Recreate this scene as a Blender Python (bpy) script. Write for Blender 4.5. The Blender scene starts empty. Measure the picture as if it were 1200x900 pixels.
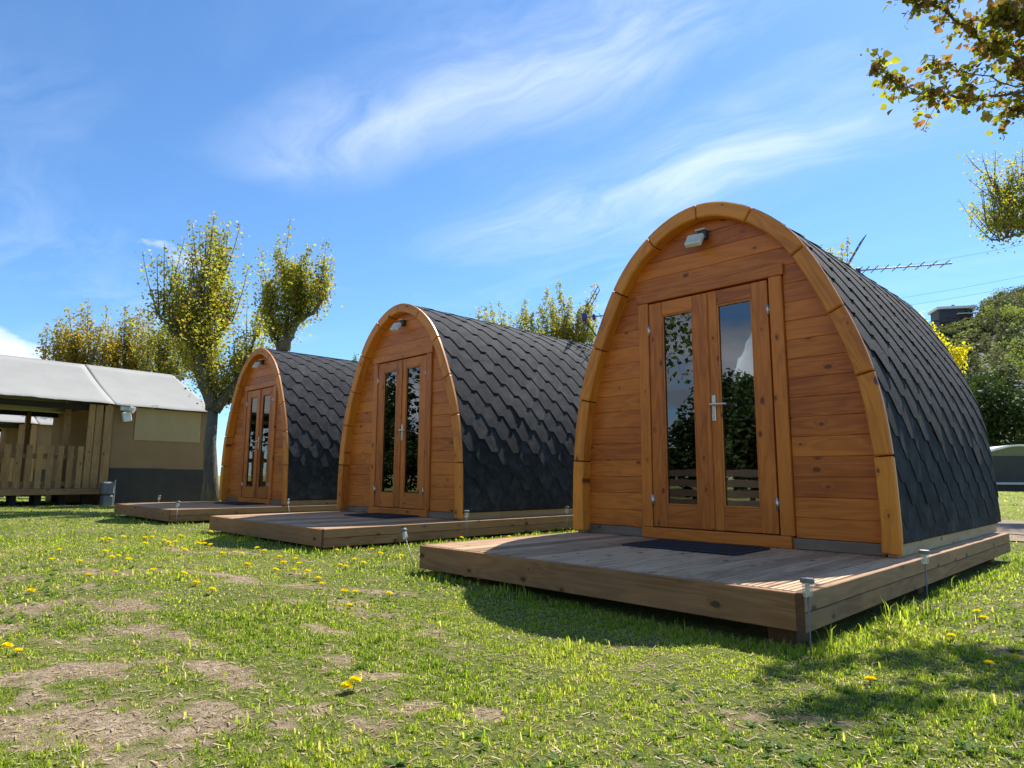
import bpy, math, random
import numpy as np
from mathutils import Vector, Matrix
random.seed(7); rng = np.random.default_rng(7)
SC = bpy.context.scene
COL = SC.collection
R = math.radians

# ------------------------------------------------------------------ camera
CAM = np.array((2.374, -4.228, 0.449)); YAW, PITCH, ROLL = -0.7928, 0.1393, 0.0051
FW = np.array((math.sin(YAW), math.cos(YAW), 0)); RT = np.array((math.cos(YAW), -math.sin(YAW), 0))
f3 = Vector((math.sin(YAW)*math.cos(PITCH), math.cos(YAW)*math.cos(PITCH), math.sin(PITCH)))
r3 = Vector(RT); u3 = r3.cross(f3)
r4 = r3*math.cos(ROLL) + u3*math.sin(ROLL); u4 = u3*math.cos(ROLL) - r3*math.sin(ROLL)
cam = bpy.data.objects.new('camera', bpy.data.cameras.new('camera')); COL.objects.link(cam)
cam.data.sensor_width = 36; cam.data.lens = 774.66*36/1200
cam.data.clip_start = 0.05; cam.data.clip_end = 5000
M4 = Matrix((r4, u4, -f3)).transposed().to_4x4(); M4.translation = Vector(CAM)
cam.matrix_world = M4
SC.camera = cam
# ------------------------------------------------------------------ light and sky
SUN = Vector((-0.09, 0.795, 1.0)).normalized()
sun_el = math.asin(SUN.z); sun_az = math.atan2(SUN.x, SUN.y)
sl = bpy.data.lights.new('sun', 'SUN'); sl.energy = 4.9; sl.angle = R(0.55); sl.color = (1.0, 0.955, 0.88)
so = bpy.data.objects.new('sun', sl); COL.objects.link(so)
so.rotation_euler = SUN.to_track_quat('Z', 'Y').to_euler()
SC.view_settings.view_transform = 'Standard'; SC.view_settings.look = 'None'
SC.view_settings.exposure = 0.75; SC.view_settings.gamma = 1.0
W = bpy.data.worlds.new('World'); SC.world = W; W.use_nodes = True
wt = W.node_tree; wt.nodes.clear()

class NG:
    """tiny node helper"""
    def __init__(s, tree): s.t = tree
    def n(s, typ, ins=None, **props):
        nd = s.t.nodes.new(typ)
        for k, v in props.items(): setattr(nd, k, v)
        for k, v in (ins or {}).items():
            sk = nd.inputs[k]
            if hasattr(v, 'links'): s.t.links.new(v, sk)
            else: sk.default_value = v
        return nd
    def math(s, op, a, b=None, c=None, clamp=False):
        nd = s.n('ShaderNodeMath', operation=op, use_clamp=clamp)
        for i, v in enumerate((a, b, c)):
            if v is None: continue
            if hasattr(v, 'links'): s.t.links.new(v, nd.inputs[i])
            else: nd.inputs[i].default_value = v
        return nd.outputs[0]
    def vmath(s, op, a, b=None):
        nd = s.n('ShaderNodeVectorMath', operation=op)
        for i, v in enumerate((a, b)):
            if v is None: continue
            if hasattr(v, 'links'): s.t.links.new(v, nd.inputs[i])
            else: nd.inputs[i].default_value = v
        return nd.outputs[0]
    def noise(s, vec, scale=5, detail=3, rough=.5, dist=0, out=0):
        nd = s.n('ShaderNodeTexNoise', {'Scale': scale, 'Detail': detail, 'Roughness': rough, 'Distortion': dist})
        if vec is not None: s.t.links.new(vec, nd.inputs['Vector'])
        return nd.outputs[out]
    def ramp(s, fac, stops, interp='LINEAR'):
        nd = s.n('ShaderNodeValToRGB'); cr = nd.color_ramp; cr.interpolation = interp
        while len(cr.elements) < len(stops): cr.elements.new(.5)
        for e, (p, c) in zip(cr.elements, stops):
            e.position = p; e.color = (c, c, c, 1) if isinstance(c, (int, float)) else (*c, 1)
        s.t.links.new(fac, nd.inputs[0]); return nd.outputs[0]
    def mix(s, fac, a, b, blend='MIX'):
        nd = s.n('ShaderNodeMix', data_type='RGBA', blend_type=blend)
        for i, v in ((0, fac), (6, a), (7, b)):
            if hasattr(v, 'links'): s.t.links.new(v, nd.inputs[i])
            elif i == 0: nd.inputs[0].default_value = v
            else: nd.inputs[i].default_value = (*v, 1)
        return nd.outputs[2]
    def bump(s, h, strength=.3, dist=.01):
        return s.n('ShaderNodeBump', {'Height': h, 'Strength': strength, 'Distance': dist}).outputs[0]

g = NG(wt)
sky = g.n('ShaderNodeTexSky', sky_type='NISHITA', sun_disc=False, sun_elevation=sun_el, sun_rotation=sun_az,
          altitude=600, air_density=1.0, dust_density=0.35, ozone_density=3.0)
tc = g.n('ShaderNodeTexCoord')
d = g.vmath('NORMALIZE', tc.outputs['Generated'])
sx = g.n('ShaderNodeSeparateXYZ', {0: d})
zc = g.math('MAXIMUM', sx.outputs[2], 0.02)
zc2 = g.math('ADD', zc, 0.05)
px = g.math('DIVIDE', sx.outputs[0], zc2); py = g.math('DIVIDE', sx.outputs[1], zc2)
pv = g.n('ShaderNodeCombineXYZ', {0: px, 1: py}).outputs[0]
# high cirrus: streaks stretched along one wind direction, gathered in broad banks
rot = g.n('ShaderNodeMapping', {'Vector': pv, 'Rotation': (0, 0, R(-14)), 'Scale': (0.55, 1.9, 1)}).outputs[0]
warp = g.noise(pv, 1.3, 3, .5, 0, 1)
rv = g.vmath('ADD', rot, g.n('ShaderNodeVectorMath', {0: warp, 3: 0.9}, operation='SCALE').outputs[0])
fib = g.noise(rv, 1.9, 9, .62, .35)
bank = g.noise(g.vmath('ADD', pv, (3.7, 1.4, 0)), 0.62, 3, .5)
cir = g.math('MULTIPLY', g.ramp(fib, [(.44, 0), (.78, 1)]), g.ramp(bank, [(.42, .06), (.62, 1)]))
def streak(ax, ay, bx, by, wid):
    L = math.hypot(bx-ax, by-ay); ux, uy = (bx-ax)/L, (by-ay)/L
    wp = g.vmath('ADD', pv, g.n('ShaderNodeVectorMath', {0: g.vmath('SUBTRACT', warp, (.5, .5, .5)), 3: 0.35}, operation='SCALE').outputs[0])
    q = g.vmath('SUBTRACT', wp, (ax, ay, 0))
    al = g.n('ShaderNodeVectorMath', {0: q, 1: (ux, uy, 0)}, operation='DOT_PRODUCT').outputs['Value']
    ac = g.n('ShaderNodeVectorMath', {0: q, 1: (-uy, ux, 0)}, operation='DOT_PRODUCT').outputs['Value']
    m1 = g.math('SUBTRACT', 1.0, g.math('DIVIDE', g.math('ABSOLUTE', ac), wid), clamp=True)
    a2 = g.math('MULTIPLY', g.math('SUBTRACT', L, al), al)
    m2 = g.math('MULTIPLY', a2, 4/(L*L), clamp=True)
    return g.math('MULTIPLY', g.math('POWER', m1, 1.4), m2)
st = g.math('ADD', g.math('MULTIPLY', streak(-2.0, .72, -0.5, 1.09, .26), 1.0), g.math('MULTIPLY', streak(-2.1, 1.62, -0.15, 1.72, .42), .8))
fs = g.ramp(fib, [(.30, .05), (.66, 1)])
cir = g.math('ADD', g.math('MULTIPLY', cir, .42), g.math('MULTIPLY', st, fs), clamp=True)
# cumulus banks low on the horizon
cv = g.n('ShaderNodeCombineXYZ', {0: sx.outputs[0], 1: sx.outputs[1], 2: g.math('MULTIPLY', sx.outputs[2], 2.4)}).outputs[0]
cn = g.noise(cv, 2.6, 8, .56, .1)
low = g.ramp(sx.outputs[2], [(0.02, 1), (.12, .9), (.20, .25), (.30, 0)])
# more cumulus away from the sun (the half of the sky the door panes mirror)
away = g.math('MULTIPLY_ADD', g.math('ADD', g.math('MULTIPLY', sx.outputs[1], -1), g.math('MULTIPLY', sx.outputs[0], -.55)), .16, .02)
cth = g.math('ADD', g.math('ADD', cn, g.math('MULTIPLY', low, .06)), away)
cum = g.ramp(cth, [(.66, 0), (.73, .9), (1, 1)])
cum = g.math('MULTIPLY', cum, g.ramp(sx.outputs[2], [(.45, 1), (.75, 0)]))
shade = g.ramp(g.noise(cv, 5.5, 5, .5), [(.35, (3.6, 4.0, 4.7)), (.65, (9.0, 9.2, 9.6))])
skyc = g.mix(1.0, sky.outputs[0], (0.80, 1.11, 1.34), 'MULTIPLY')
c1 = g.mix(g.math('MULTIPLY', cir, .62), skyc, (7.6, 8.3, 9.3))
c2 = g.mix(cum, c1, shade)
bg = g.n('ShaderNodeBackground', {'Color': c2, 'Strength': 0.09})
wo = g.n('ShaderNodeOutputWorld', {'Surface': bg.outputs[0]})

# ------------------------------------------------------------------ helpers
def link(o, parent=None, kind=None):
    COL.objects.link(o)
    if parent is not None: o.parent = parent
    if kind: o['kind'] = kind
    return o
def mesh(name, verts, faces, mat=None, smooth=False):
    me = bpy.data.meshes.new(name)
    me.from_pydata([tuple(v) for v in verts], [], [tuple(f) for f in faces])
    if mat: me.materials.append(mat)
    if smooth: me.shade_smooth()
    me.update(); return me
def big_mesh(name, V, F, mat=None, attr=None, smooth=False):
    """V (n,3), F (m,k) numpy arrays; attr = dict name -> per-vertex float array"""
    me = bpy.data.meshes.new(name); V = np.ascontiguousarray(V, dtype=np.float32); F = np.ascontiguousarray(F, dtype=np.int32)
    me.vertices.add(len(V)); me.vertices.foreach_set('co', V.ravel())
    m, k = F.shape
    me.loops.add(m*k); me.loops.foreach_set('vertex_index', F.ravel())
    me.polygons.add(m); me.polygons.foreach_set('loop_start', np.arange(0, m*k, k, dtype=np.int32))
    me.polygons.foreach_set('loop_total', np.full(m, k, dtype=np.int32))
    me.update(calc_edges=True)
    for an, av in (attr or {}).items():
        a = me.attributes.new(an, 'FLOAT', 'POINT'); a.data.foreach_set('value', np.ascontiguousarray(av, dtype=np.float32))
    if mat: me.materials.append(mat)
    if smooth: me.shade_smooth()
    return me
def obj(name, me, parent=None, loc=None, rot=None, kind=None):
    o = bpy.data.objects.new(name, me); link(o, parent, kind)
    if loc is not None: o.location = loc
    if rot is not None: o.rotation_euler = rot
    return o
def thing(name, label, cat, loc=(0, 0, 0), rotz=0, group=None):
    o = bpy.data.objects.new(name, None); link(o); o.location = loc; o.rotation_euler = (0, 0, rotz)
    o.empty_display_size = .2
    return tag(o, label, cat, group)
def tag(o, label, cat, group=None):
    o['label'] = label; o['category'] = cat
    if group: o['group'] = group
    return o
def copy_tree(o, parent=None):
    c = o.copy(); COL.objects.link(c); c.parent = parent
    for ch in list(o.children): copy_tree(ch, c)
    return c

class MB:
    def __init__(s): s.v = []; s.f = []
    def add(s, V, F):
        b = len(s.v); s.v += [tuple(map(float, p)) for p in V]; s.f += [tuple(i+b for i in f) for f in F]; return s
    def box(s, lo, hi, ch=0.0, M=None):
        (x0, y0, z0), (x1, y1, z1) = lo, hi
        if ch <= 0:
            V = [(x, y, z) for z in (z0, z1) for y in (y0, y1) for x in (x0, x1)]
            F = [(0, 2, 3, 1), (4, 5, 7, 6), (0, 1, 5, 4), (1, 3, 7, 5), (3, 2, 6, 7), (2, 0, 4, 6)]
        else:
            V = []; c = min(ch, (x1-x0)/2.01, (y1-y0)/2.01, (z1-z0)/2.01)
            for sz in (0, 1):
                for sy in (0, 1):
                    for sx_ in (0, 1):
                        X, Y, Z = (x0, x1)[sx_], (y0, y1)[sy], (z0, z1)[sz]
                        dx, dy, dz = (c, -c)[sx_], (c, -c)[sy], (c, -c)[sz]
                        V += [(X, Y+dy, Z+dz), (X+dx, Y, Z+dz), (X+dx, Y+dy, Z)]
            i = lambda a, b, c_, k: ((c_*2+b)*2+a)*3+k
            F = [(i(0,0,0,0), i(0,0,1,0), i(0,1,1,0), i(0,1,0,0)), (i(1,0,0,0), i(1,1,0,0), i(1,1,1,0), i(1,0,1,0)),
                 (i(0,0,0,1), i(1,0,0,1), i(1,0,1,1), i(0,0,1,1)), (i(0,1,0,1), i(0,1,1,1), i(1,1,1,1), i(1,1,0,1)),
                 (i(0,0,0,2), i(0,1,0,2), i(1,1,0,2), i(1,0,0,2)), (i(0,0,1,2), i(1,0,1,2), i(1,1,1,2), i(0,1,1,2))]
            for a in (0, 1):
                for b in (0, 1):
                    F += [(i(a,b,0,0), i(a,b,0,1), i(a,b,1,1), i(a,b,1,0)), (i(a,0,b,0), i(a,0,b,2), i(a,1,b,2), i(a,1,b,0)),
                          (i(0,a,b,1), i(0,a,b,2), i(1,a,b,2), i(1,a,b,1))]
            for a in (0, 1):
                for b in (0, 1):
                    for c_ in (0, 1): F.append((i(a,b,c_,0), i(a,b,c_,1), i(a,b,c_,2)))
        if M is not None: V = [tuple(M @ Vector(p)) for p in V]
        return s.add(V, F)
    def tube(s, P, rad, n=8, cap=True):
        P = [Vector(p) for p in P]
        if not hasattr(rad, '__len__'): rad = [rad]*len(P)
        b = []; up = Vector((0, 0, 1)); prev = None
        for k, p in enumerate(P):
            t = (P[min(k+1, len(P)-1)] - P[max(k-1, 0)]).normalized()
            if prev is None:
                a = t.cross(up if abs(t.z) < .9 else Vector((1, 0, 0))).normalized()
            else:
                a = (prev - t*prev.dot(t)).normalized()
            prev = a; c = t.cross(a)
            b += [p + (a*math.cos(2*math.pi*j/n) + c*math.sin(2*math.pi*j/n))*rad[k] for j in range(n)]
        F = []
        for k in range(len(P)-1):
            for j in range(n): F.append((k*n+j, k*n+(j+1) % n, (k+1)*n+(j+1) % n, (k+1)*n+j))
        if cap: F += [tuple(reversed(range(n))), tuple((len(P)-1)*n+j for j in range(n))]
        return s.add(b, F)
    def lathe(s, prof, n=16, c=(0, 0, 0)):
        V = []; F = []
        for r_, z in prof:
            V += [(c[0]+r_*math.cos(2*math.pi*j/n), c[1]+r_*math.sin(2*math.pi*j/n), c[2]+z) for j in range(n)]
        for k in range(len(prof)-1):
            for j in range(n): F.append((k*n+j, k*n+(j+1) % n, (k+1)*n+(j+1) % n, (k+1)*n+j))
        F += [tuple(reversed(range(n))), tuple((len(prof)-1)*n+j for j in range(n))]
        return s.add(V, F)
    def mesh(s, name, mat, smooth=False):
        me = mesh(name, s.v, s.f, mat, smooth)
        return me
    def build(s, name, mat, parent=None, smooth=False, kind=None, loc=None, rot=None):
        return obj(name, s.mesh(name, mat, smooth), parent, loc, rot, kind)

def inset(poly, c):
    n = len(poly); out = []
    area = sum(poly[i][0]*poly[(i+1) % n][1]-poly[(i+1) % n][0]*poly[i][1] for i in range(n))
    sg = 1 if area > 0 else -1
    for i in range(n):
        p0, p1, p2 = poly[i-1], poly[i], poly[(i+1) % n]
        e1 = (p1[0]-p0[0], p1[1]-p0[1]); e2 = (p2[0]-p1[0], p2[1]-p1[1])
        l1 = math.hypot(*e1) or 1; l2 = math.hypot(*e2) or 1
        n1 = (-e1[1]/l1*sg, e1[0]/l1*sg); n2 = (-e2[1]/l2*sg, e2[0]/l2*sg)
        bx, by = n1[0]+n2[0], n1[1]+n2[1]; q = bx*bx+by*by
        k = min(2*c/max(q, .3), 3*c)
        out.append((p1[0]+bx*k, p1[1]+by*k))
    return out
def prism(poly, d0, d1, ch=0.004, to3=lambda a, b, d: (a, d, b)):
    """polygon (a,b) extruded from depth d0 (chamfered face) to d1"""
    n = len(poly); mb = MB()
    if ch > 0:
        q = inset(poly, ch)
        V = [to3(a, b, d0) for a, b in q]+[to3(a, b, d0+ch) for a, b in poly]+[to3(a, b, d1) for a, b in poly]
        rings = 3
    else:
        V = [to3(a, b, d0) for a, b in poly]+[to3(a, b, d1) for a, b in poly]; rings = 2
    F = [tuple(range(n))] + [tuple(reversed([(rings-1)*n+i for i in range(n)]))]
    for r_ in range(rings-1):
        for i in range(n): F.append((r_*n+i, (r_+1)*n+i, (r_+1)*n+(i+1) % n, r_*n+(i+1) % n))
    return mb.add(V, F)
def fix_normals(me):
    import bmesh
    bm = bmesh.new(); bm.from_mesh(me); bmesh.ops.recalc_face_normals(bm, faces=bm.faces); bm.to_mesh(me); bm.free(); return me

def vnoise(x, y, seed=0, octv=4, f0=1.0):
    """value noise in numpy, about 0..1"""
    x = np.asarray(x, float); y = np.asarray(y, float); out = np.zeros(np.broadcast(x, y).shape); amp = 1; tot = 0
    for o in range(octv):
        X = x*f0*2**o+17.3*o; Y = y*f0*2**o-9.1*o; xi = np.floor(X).astype(np.int64); yi = np.floor(Y).astype(np.int64)
        fx = X-xi; fy = Y-yi; fx = fx*fx*(3-2*fx); fy = fy*fy*(3-2*fy)
        def h(a, b):
            k = (a*374761393 + b*668265263 + (seed+o)*982451653) & 0x7fffffff
            k = ((k ^ (k >> 13))*1274126177) & 0x7fffffff
            return ((k ^ (k >> 16)) & 0xffff)/65535.0
        v = (h(xi, yi)*(1-fx)+h(xi+1, yi)*fx)*(1-fy)+(h(xi, yi+1)*(1-fx)+h(xi+1, yi+1)*fx)*fy
        out += v*amp; tot += amp; amp *= .5
    return out/tot
GZ = -0.22
PODS = [(0.0, 0.0, 0.0), (-3.977, 0.1265, 0.0076), (-7.889, 0.169, 0.0166)]
def gz(x, y):
    x = np.asarray(x, float); y = np.asarray(y, float)
    near = (vnoise(x, y, 3, 3, .8)-.5)*.05 + (vnoise(x, y, 5, 2, .13)-.5)*.10
    damp = np.ones_like(near)
    for ox, oy, oz in PODS:
        dx = np.maximum(np.abs(x-ox)-1.2, 0); dy = np.maximum(np.abs(y-oy-.7)-2.2, 0)
        damp = np.minimum(damp, np.clip(np.hypot(dx, dy)/1.2, .25, 1))
    t = np.clip((1.1-x)/2.4, 0, 1); t = t*t*(3-2*t)
    return GZ + .045*t*np.clip(1.6-np.hypot(x+4, y)*.06, 0, 1) + near*damp
def site(u, v, dep):
    """world point at a horizontal distance dep in front of the viewpoint, bearing u and height v of the survey sheet"""
    dd = f3*774.66+r4*(u-600)-u4*(v-450); dd = dd*(dep/dd.dot(Vector(FW)))
    return Vector(CAM)+dd

# ------------------------------------------------------------------ materials
def newmat(name):
    m = bpy.data.materials.new(name); m.use_nodes = True; t = m.node_tree; t.nodes.clear(); G = NG(t)
    G.out = G.n('ShaderNodeOutputMaterial'); return m, G
def surf(G, **kw):
    p = G.n('ShaderNodeBsdfPrincipled', {k.replace('_', ' '): ((*v, 1) if isinstance(v, tuple) and len(v) == 3 else v) for k, v in kw.items()})
    G.t.links.new(p.outputs[0], G.out.inputs[0]); return p
def objco(G, shift=23.0):
    t = G.n('ShaderNodeTexCoord').outputs['Object']; r_ = G.n('ShaderNodeObjectInfo').outputs['Random']
    off = G.n('ShaderNodeCombineXYZ', {0: G.math('MULTIPLY', r_, shift), 1: G.math('MULTIPLY', r_, shift*1.7), 2: G.math('MULTIPLY', r_, shift*.6)}).outputs[0]
    return t, off, r_
def wood(name, axes, base, dark, knot, rough=.45, knots=True, weather=0.0, gscale=1.0, bump=.35, rv=.34):
    """axes: (grain, across) letters. Stained softwood with growth streaks and knots"""
    m, G = newmat(name); t, off, rnd = objco(G)
    sp = G.n('ShaderNodeSeparateXYZ', {0: t}); ax = {'x': 0, 'y': 1, 'z': 2}
    third = ({'x', 'y', 'z'}-set(axes)).pop()
    c = G.n('ShaderNodeCombineXYZ', {0: sp.outputs[ax[axes[0]]], 1: sp.outputs[ax[axes[1]]], 2: sp.outputs[ax[third]]}).outputs[0]
    c = G.vmath('ADD', c, off)
    # knots on a stretched 2-d cell pattern; the grain bends round them
    kc = G.vmath('MULTIPLY', c, (4.2, 7.5, 0))
    vo = G.n('ShaderNodeTexVoronoi', {'Vector': kc, 'Scale': 1.0, 'Randomness': 1.0}, voronoi_dimensions='2D', feature='F1')
    dist = vo.outputs['Distance']; hasknot = G.math('GREATER_THAN', G.n('ShaderNodeSeparateColor', {0: vo.outputs['Color']}).outputs[0], .60)
    kd = G.math('ADD', dist, G.math('MULTIPLY', G.math('SUBTRACT', G.noise(G.vmath('MULTIPLY', c, (30, 30, 5)), 1, 2), .5), .07))
    kd = G.math('ADD', kd, G.math('MULTIPLY_ADD', G.n('ShaderNodeSeparateColor', {0: vo.outputs['Color']}).outputs[1], -.085, .045))
    km = G.math('MULTIPLY', G.ramp(kd, [(.05, 1), (.10, 0)]), hasknot)
    halo = G.math('MULTIPLY', G.ramp(dist, [(.05, 1), (.26, 0)]), hasknot)
    wv = G.vmath('MULTIPLY', c, (1.1*gscale, 9*gscale, 9*gscale))
    bend = G.n('ShaderNodeCombineXYZ', {0: 0.0, 1: G.math('MULTIPLY', halo, .55), 2: 0.0}).outputs[0]
    wv = G.vmath('ADD', wv, bend)
    big = G.noise(wv, 1.0, 2, .5, .6)
    rings = G.math('SINE', G.math('MULTIPLY', big, 46)); rings = G.math('MULTIPLY_ADD', rings, .5, .5)
    fine = G.noise(G.vmath('MULTIPLY', c, (3, 130, 130)), 1.0, 3, .6)
    blot = G.noise(G.vmath('MULTIPLY', c, (2.0, 5, 5)), 1.0, 3, .5)
    f = G.math('ADD', G.math('MULTIPLY', rings, .20), G.math('ADD', G.math('MULTIPLY', fine, .42), G.math('MULTIPLY', blot, .56)))
    f = G.math('ADD', f, G.math('MULTIPLY_ADD', rnd, rv, -rv/2))
    col = G.ramp(f, [(.26, dark), (.80, base)])
    if weather > 0:
        wn = G.noise(G.vmath('MULTIPLY', c, (1.5, 3, 3)), 1.3, 4, .6)
        col = G.mix(G.math('MULTIPLY', G.ramp(wn, [(.4, 0), (.7, 1)]), weather), col, (.33, .30, .26))
    if knots: col = G.mix(G.math('MULTIPLY', km, .85), G.mix(G.math('MULTIPLY', halo, .25), col, dark), knot)
    p = surf(G, Base_Color=col, Roughness=rough)
    G.t.links.new(G.bump(G.math('ADD', fine, G.math('MULTIPLY', rings, .3)), bump, .0025), p.inputs['Normal'])
    return m
STL, STD, STK = (.66, .195, .020), (.34, .074, .007), (.10, .023, .005)
M = {}
M['stain_x'] = wood('stained_pine_horizontal', 'xz', STL, STD, STK)
M['stain_z'] = wood('stained_pine_upright', 'zx', STL, STD, STK)
M['rim'] = wood('stained_pine_arch', 'xz', (.76, .265, .026), (.41, .112, .010), STK, knots=True)
M['base_board'] = wood('weathered_base_board', 'xz', (.23, .16, .09), (.12, .08, .045), (.04, .025, .015), .75, weather=.35)
M['fascia_x'] = wood('treated_fascia_front', 'xz', (.38, .19, .075), (.17, .075, .028), (.05, .028, .014), .8, weather=.08)
M['fascia_y'] = wood('treated_fascia_side', 'yz', (.38, .20, .085), (.18, .085, .034), (.05, .028, .014), .8, weather=.1)
M['fascia_end'] = wood('treated_end_grain', 'zx', (.17, .085, .04), (.09, .042, .02), (.04, .02, .01), .8, knots=False)
M['deck'] = wood('decking', 'yx', (.66, .42, .235), (.30, .165, .080), (.10, .05, .03), .8, weather=.06, rv=.62)
M['skirt'] = wood('pale_sill_timber', 'yz', (.52, .38, .21), (.36, .24, .12), (.10, .05, .02), .75)
M['inside'] = wood('bare_pine_inside', 'xz', (.45, .30, .16), (.30, .18, .08), (.10, .05, .02), .7)
M['picket'] = wood('varnished_railing', 'zx', (.42, .23, .075), (.22, .11, .034), (.06, .03, .01), .6)
M['picket_x'] = wood('varnished_railing_rail', 'xz', (.36, .20, .07), (.18, .09, .03), (.06, .03, .01), .6)

def simple(name, col, rough=.5, metal=0, var=.15, vs=8, bump=0, bs=60, spec=None, vec='Object'):
    m, G = newmat(name); t = G.n('ShaderNodeTexCoord').outputs[vec]
    n_ = G.noise(t, vs, 5, .6)
    c0 = tuple(x*(1-var) for x in col); c1 = tuple(min(1, x*(1+var)) for x in col)
    p = surf(G, Base_Color=G.ramp(n_, [(.3, c0), (.7, c1)]), Roughness=rough, Metallic=metal)
    if spec is not None: p.inputs['Specular IOR Level'].default_value = spec
    if bump: G.t.links.new(G.bump(G.noise(t, bs, 3, .6), bump, .004), p.inputs['Normal'])
    return m
M['steel'] = simple('brushed_steel', (.62, .62, .60), .32, 1.0)
M['galv'] = simple('galvanised_metal', (.42, .43, .44), .5, .8)
M['dark_metal'] = simple('dark_painted_metal', (.035, .037, .045), .45)
M['white_paint'] = simple('off_white_plastic', (.72, .71, .67), .4)
M['lamp_glass'] = simple('frosted_lamp_glass', (.62, .62, .52), .25)
M['mat'] = simple('ribbed_rubber_mat', (.022, .023, .030), .75, bump=.6, bs=240)
M['canvas_roof'] = simple('pale_canvas', (.30, .293, .268), .85, var=.07, vs=1.6, bump=.5, bs=4)
M['canvas_wall'] = simple('brown_canvas', (.29, .170, .080), .9, var=.10, vs=2, bump=.7, bs=3.5)
M['canvas_flap'] = simple('olive_window_flap', (.44, .31, .155), .9, var=.07, vs=3, bump=.5, bs=5)
M['canvas_dark'] = simple('dark_ground_skirt', (.040, .033, .027), .8, var=.2, vs=3, bump=.8, bs=4)
M['awning_grey'] = simple('grey_awning_panel', (.045, .046, .048), .8, var=.12, vs=2, bump=.3, bs=4)
M['awning_white'] = simple('white_awning_roof', (.78, .78, .76), .7, var=.04)
M['awning_olive'] = simple('olive_awning_gable', (.16, .165, .10), .8)
M['box_grey'] = simple('pale_grey_plastic', (.16, .165, .16), .5)
M['dark_inside'] = simple('dark_interior', (.03, .022, .016), .9)
M['brown_felt'] = simple('roof_underlay', (.022, .022, .026), .95)
M['house_dark'] = simple('slate_cladding', (.075, .065, .075), .7)
M['house_white'] = simple('white_roof_edge', (.8, .8, .8), .6)
M['window_dark'] = simple('dark_window_glass', (.02, .025, .03), .08)
M['cable'] = simple('power_cable', (.16, .18, .20), .7)
M['stem'] = simple('flower_stem', (.10, .20, .035), .6)
M['concrete'] = simple('concrete_block', (.30, .29, .27), .9, bump=.4)

M['old_galv'] = simple('dull_metal', (.20, .205, .20), .55, .6)
# mineral-granule bitumen shingles
m, G = newmat('bitumen_shingle'); t, off, rnd = objco(G)
cc = G.vmath('ADD', t, off)
gr = G.noise(cc, 420, 2, .7); bl = G.noise(cc, 9, 4, .6)
f = G.math('ADD', G.math('MULTIPLY', gr, .75), G.math('ADD', G.math('MULTIPLY', bl, .35), G.math('MULTIPLY_ADD', rnd, .07, -.04)))
p = surf(G, Base_Color=G.ramp(f, [(.34, (.004, .004, .0045)), (.56, (.024, .024, .027)), (.80, (.15, .15, .16))]), Roughness=.85)
p.inputs['Specular IOR Level'].default_value = .22
G.t.links.new(G.bump(G.math('ADD', gr, G.math('MULTIPLY', bl, .6)), .8, .004), p.inputs['Normal'])
M['shingle'] = m

# door pane: see-through, mirrors by Fresnel on both faces of the double glazing
m, G = newmat('double_glazing')
fr = G.n('ShaderNodeFresnel', {'IOR': 2.15}).outputs[0]
wav = G.noise(G.n('ShaderNodeTexCoord').outputs['Object'], 3.0, 2, .5)
gl = G.n('ShaderNodeBsdfGlossy', {'Color': (.95, .97, 1, 1), 'Roughness': .008, 'Normal': G.bump(wav, .04, .01)})
tr = G.n('ShaderNodeBsdfTransparent', {'Color': (.72, .76, .74, 1)})
mx = G.n('ShaderNodeMixShader', {0: fr, 1: tr.outputs[0], 2: gl.outputs[0]}); G.t.links.new(mx.outputs[0], G.out.inputs[0])
M['glass'] = m
m, G = newmat('clear_lamp_plastic')
fr = G.n('ShaderNodeFresnel', {'IOR': 1.5}).outputs[0]
df = G.n('ShaderNodeBsdfPrincipled', {'Base Color': (.75, .76, .70, 1), 'Roughness': .3})
tr = G.n('ShaderNodeBsdfTransparent', {'Color': (.9, .92, .88, 1)})
m1 = G.n('ShaderNodeMixShader', {0: .28, 1: tr.outputs[0], 2: df.outputs[0]})
G.t.links.new(m1.outputs[0], G.out.inputs[0]); M['clear'] = m

def leafmat(name, stops, trans=.58, rough=.45, seed=0.):
    m, G = newmat(name)
    r_ = G.n('ShaderNodeNewGeometry').outputs['Random Per Island']
    r_ = G.math('FRACT', G.math('ADD', r_, seed))
    col = G.ramp(r_, stops)
    d1 = G.n('ShaderNodeBsdfPrincipled', {'Base Color': col, 'Roughness': .62}); d1.inputs['Specular IOR Level'].default_value = .12
    bright = G.mix(1.0, col, (2.1, 2.2, .8), 'MULTIPLY')
    t1 = G.n('ShaderNodeBsdfTranslucent', {'Color': bright})
    mx = G.n('ShaderNodeMixShader', {0: trans, 1: d1.outputs[0], 2: t1.outputs[0]}); G.t.links.new(mx.outputs[0], G.out.inputs[0])
    return m
POP = [(0, (.17, .19, .03)), (.30, (.30, .28, .035)), (.5, (.12, .15, .04)), (.66, (.36, .28, .04)), (.80, (.26, .13, .06)), (.90, (.26, .27, .17))]
M['leaf_poplar'] = leafmat('poplar_leaf', POP)
M['leaf_bronze'] = leafmat('bronze_poplar_leaf', [(0, (.20, .18, .03)), (.35, (.35, .25, .04)), (.6, (.16, .16, .04)), (.8, (.32, .18, .05)), (1, (.28, .25, .10))])
M['leaf_near'] = leafmat('near_branch_leaf', [(0, (.14, .16, .02)), (.25, (.34, .32, .04)), (.5, (.07, .08, .02)), (.7, (.22, .11, .05)), (.88, (.28, .13, .08)), (1, (.22, .22, .05))], .42, .3)
M['leaf_yellow'] = leafmat('yellow_blossom', [(0, (.42, .34, .02)), (.5, (.55, .42, .02)), (1, (.26, .28, .03))])
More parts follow.
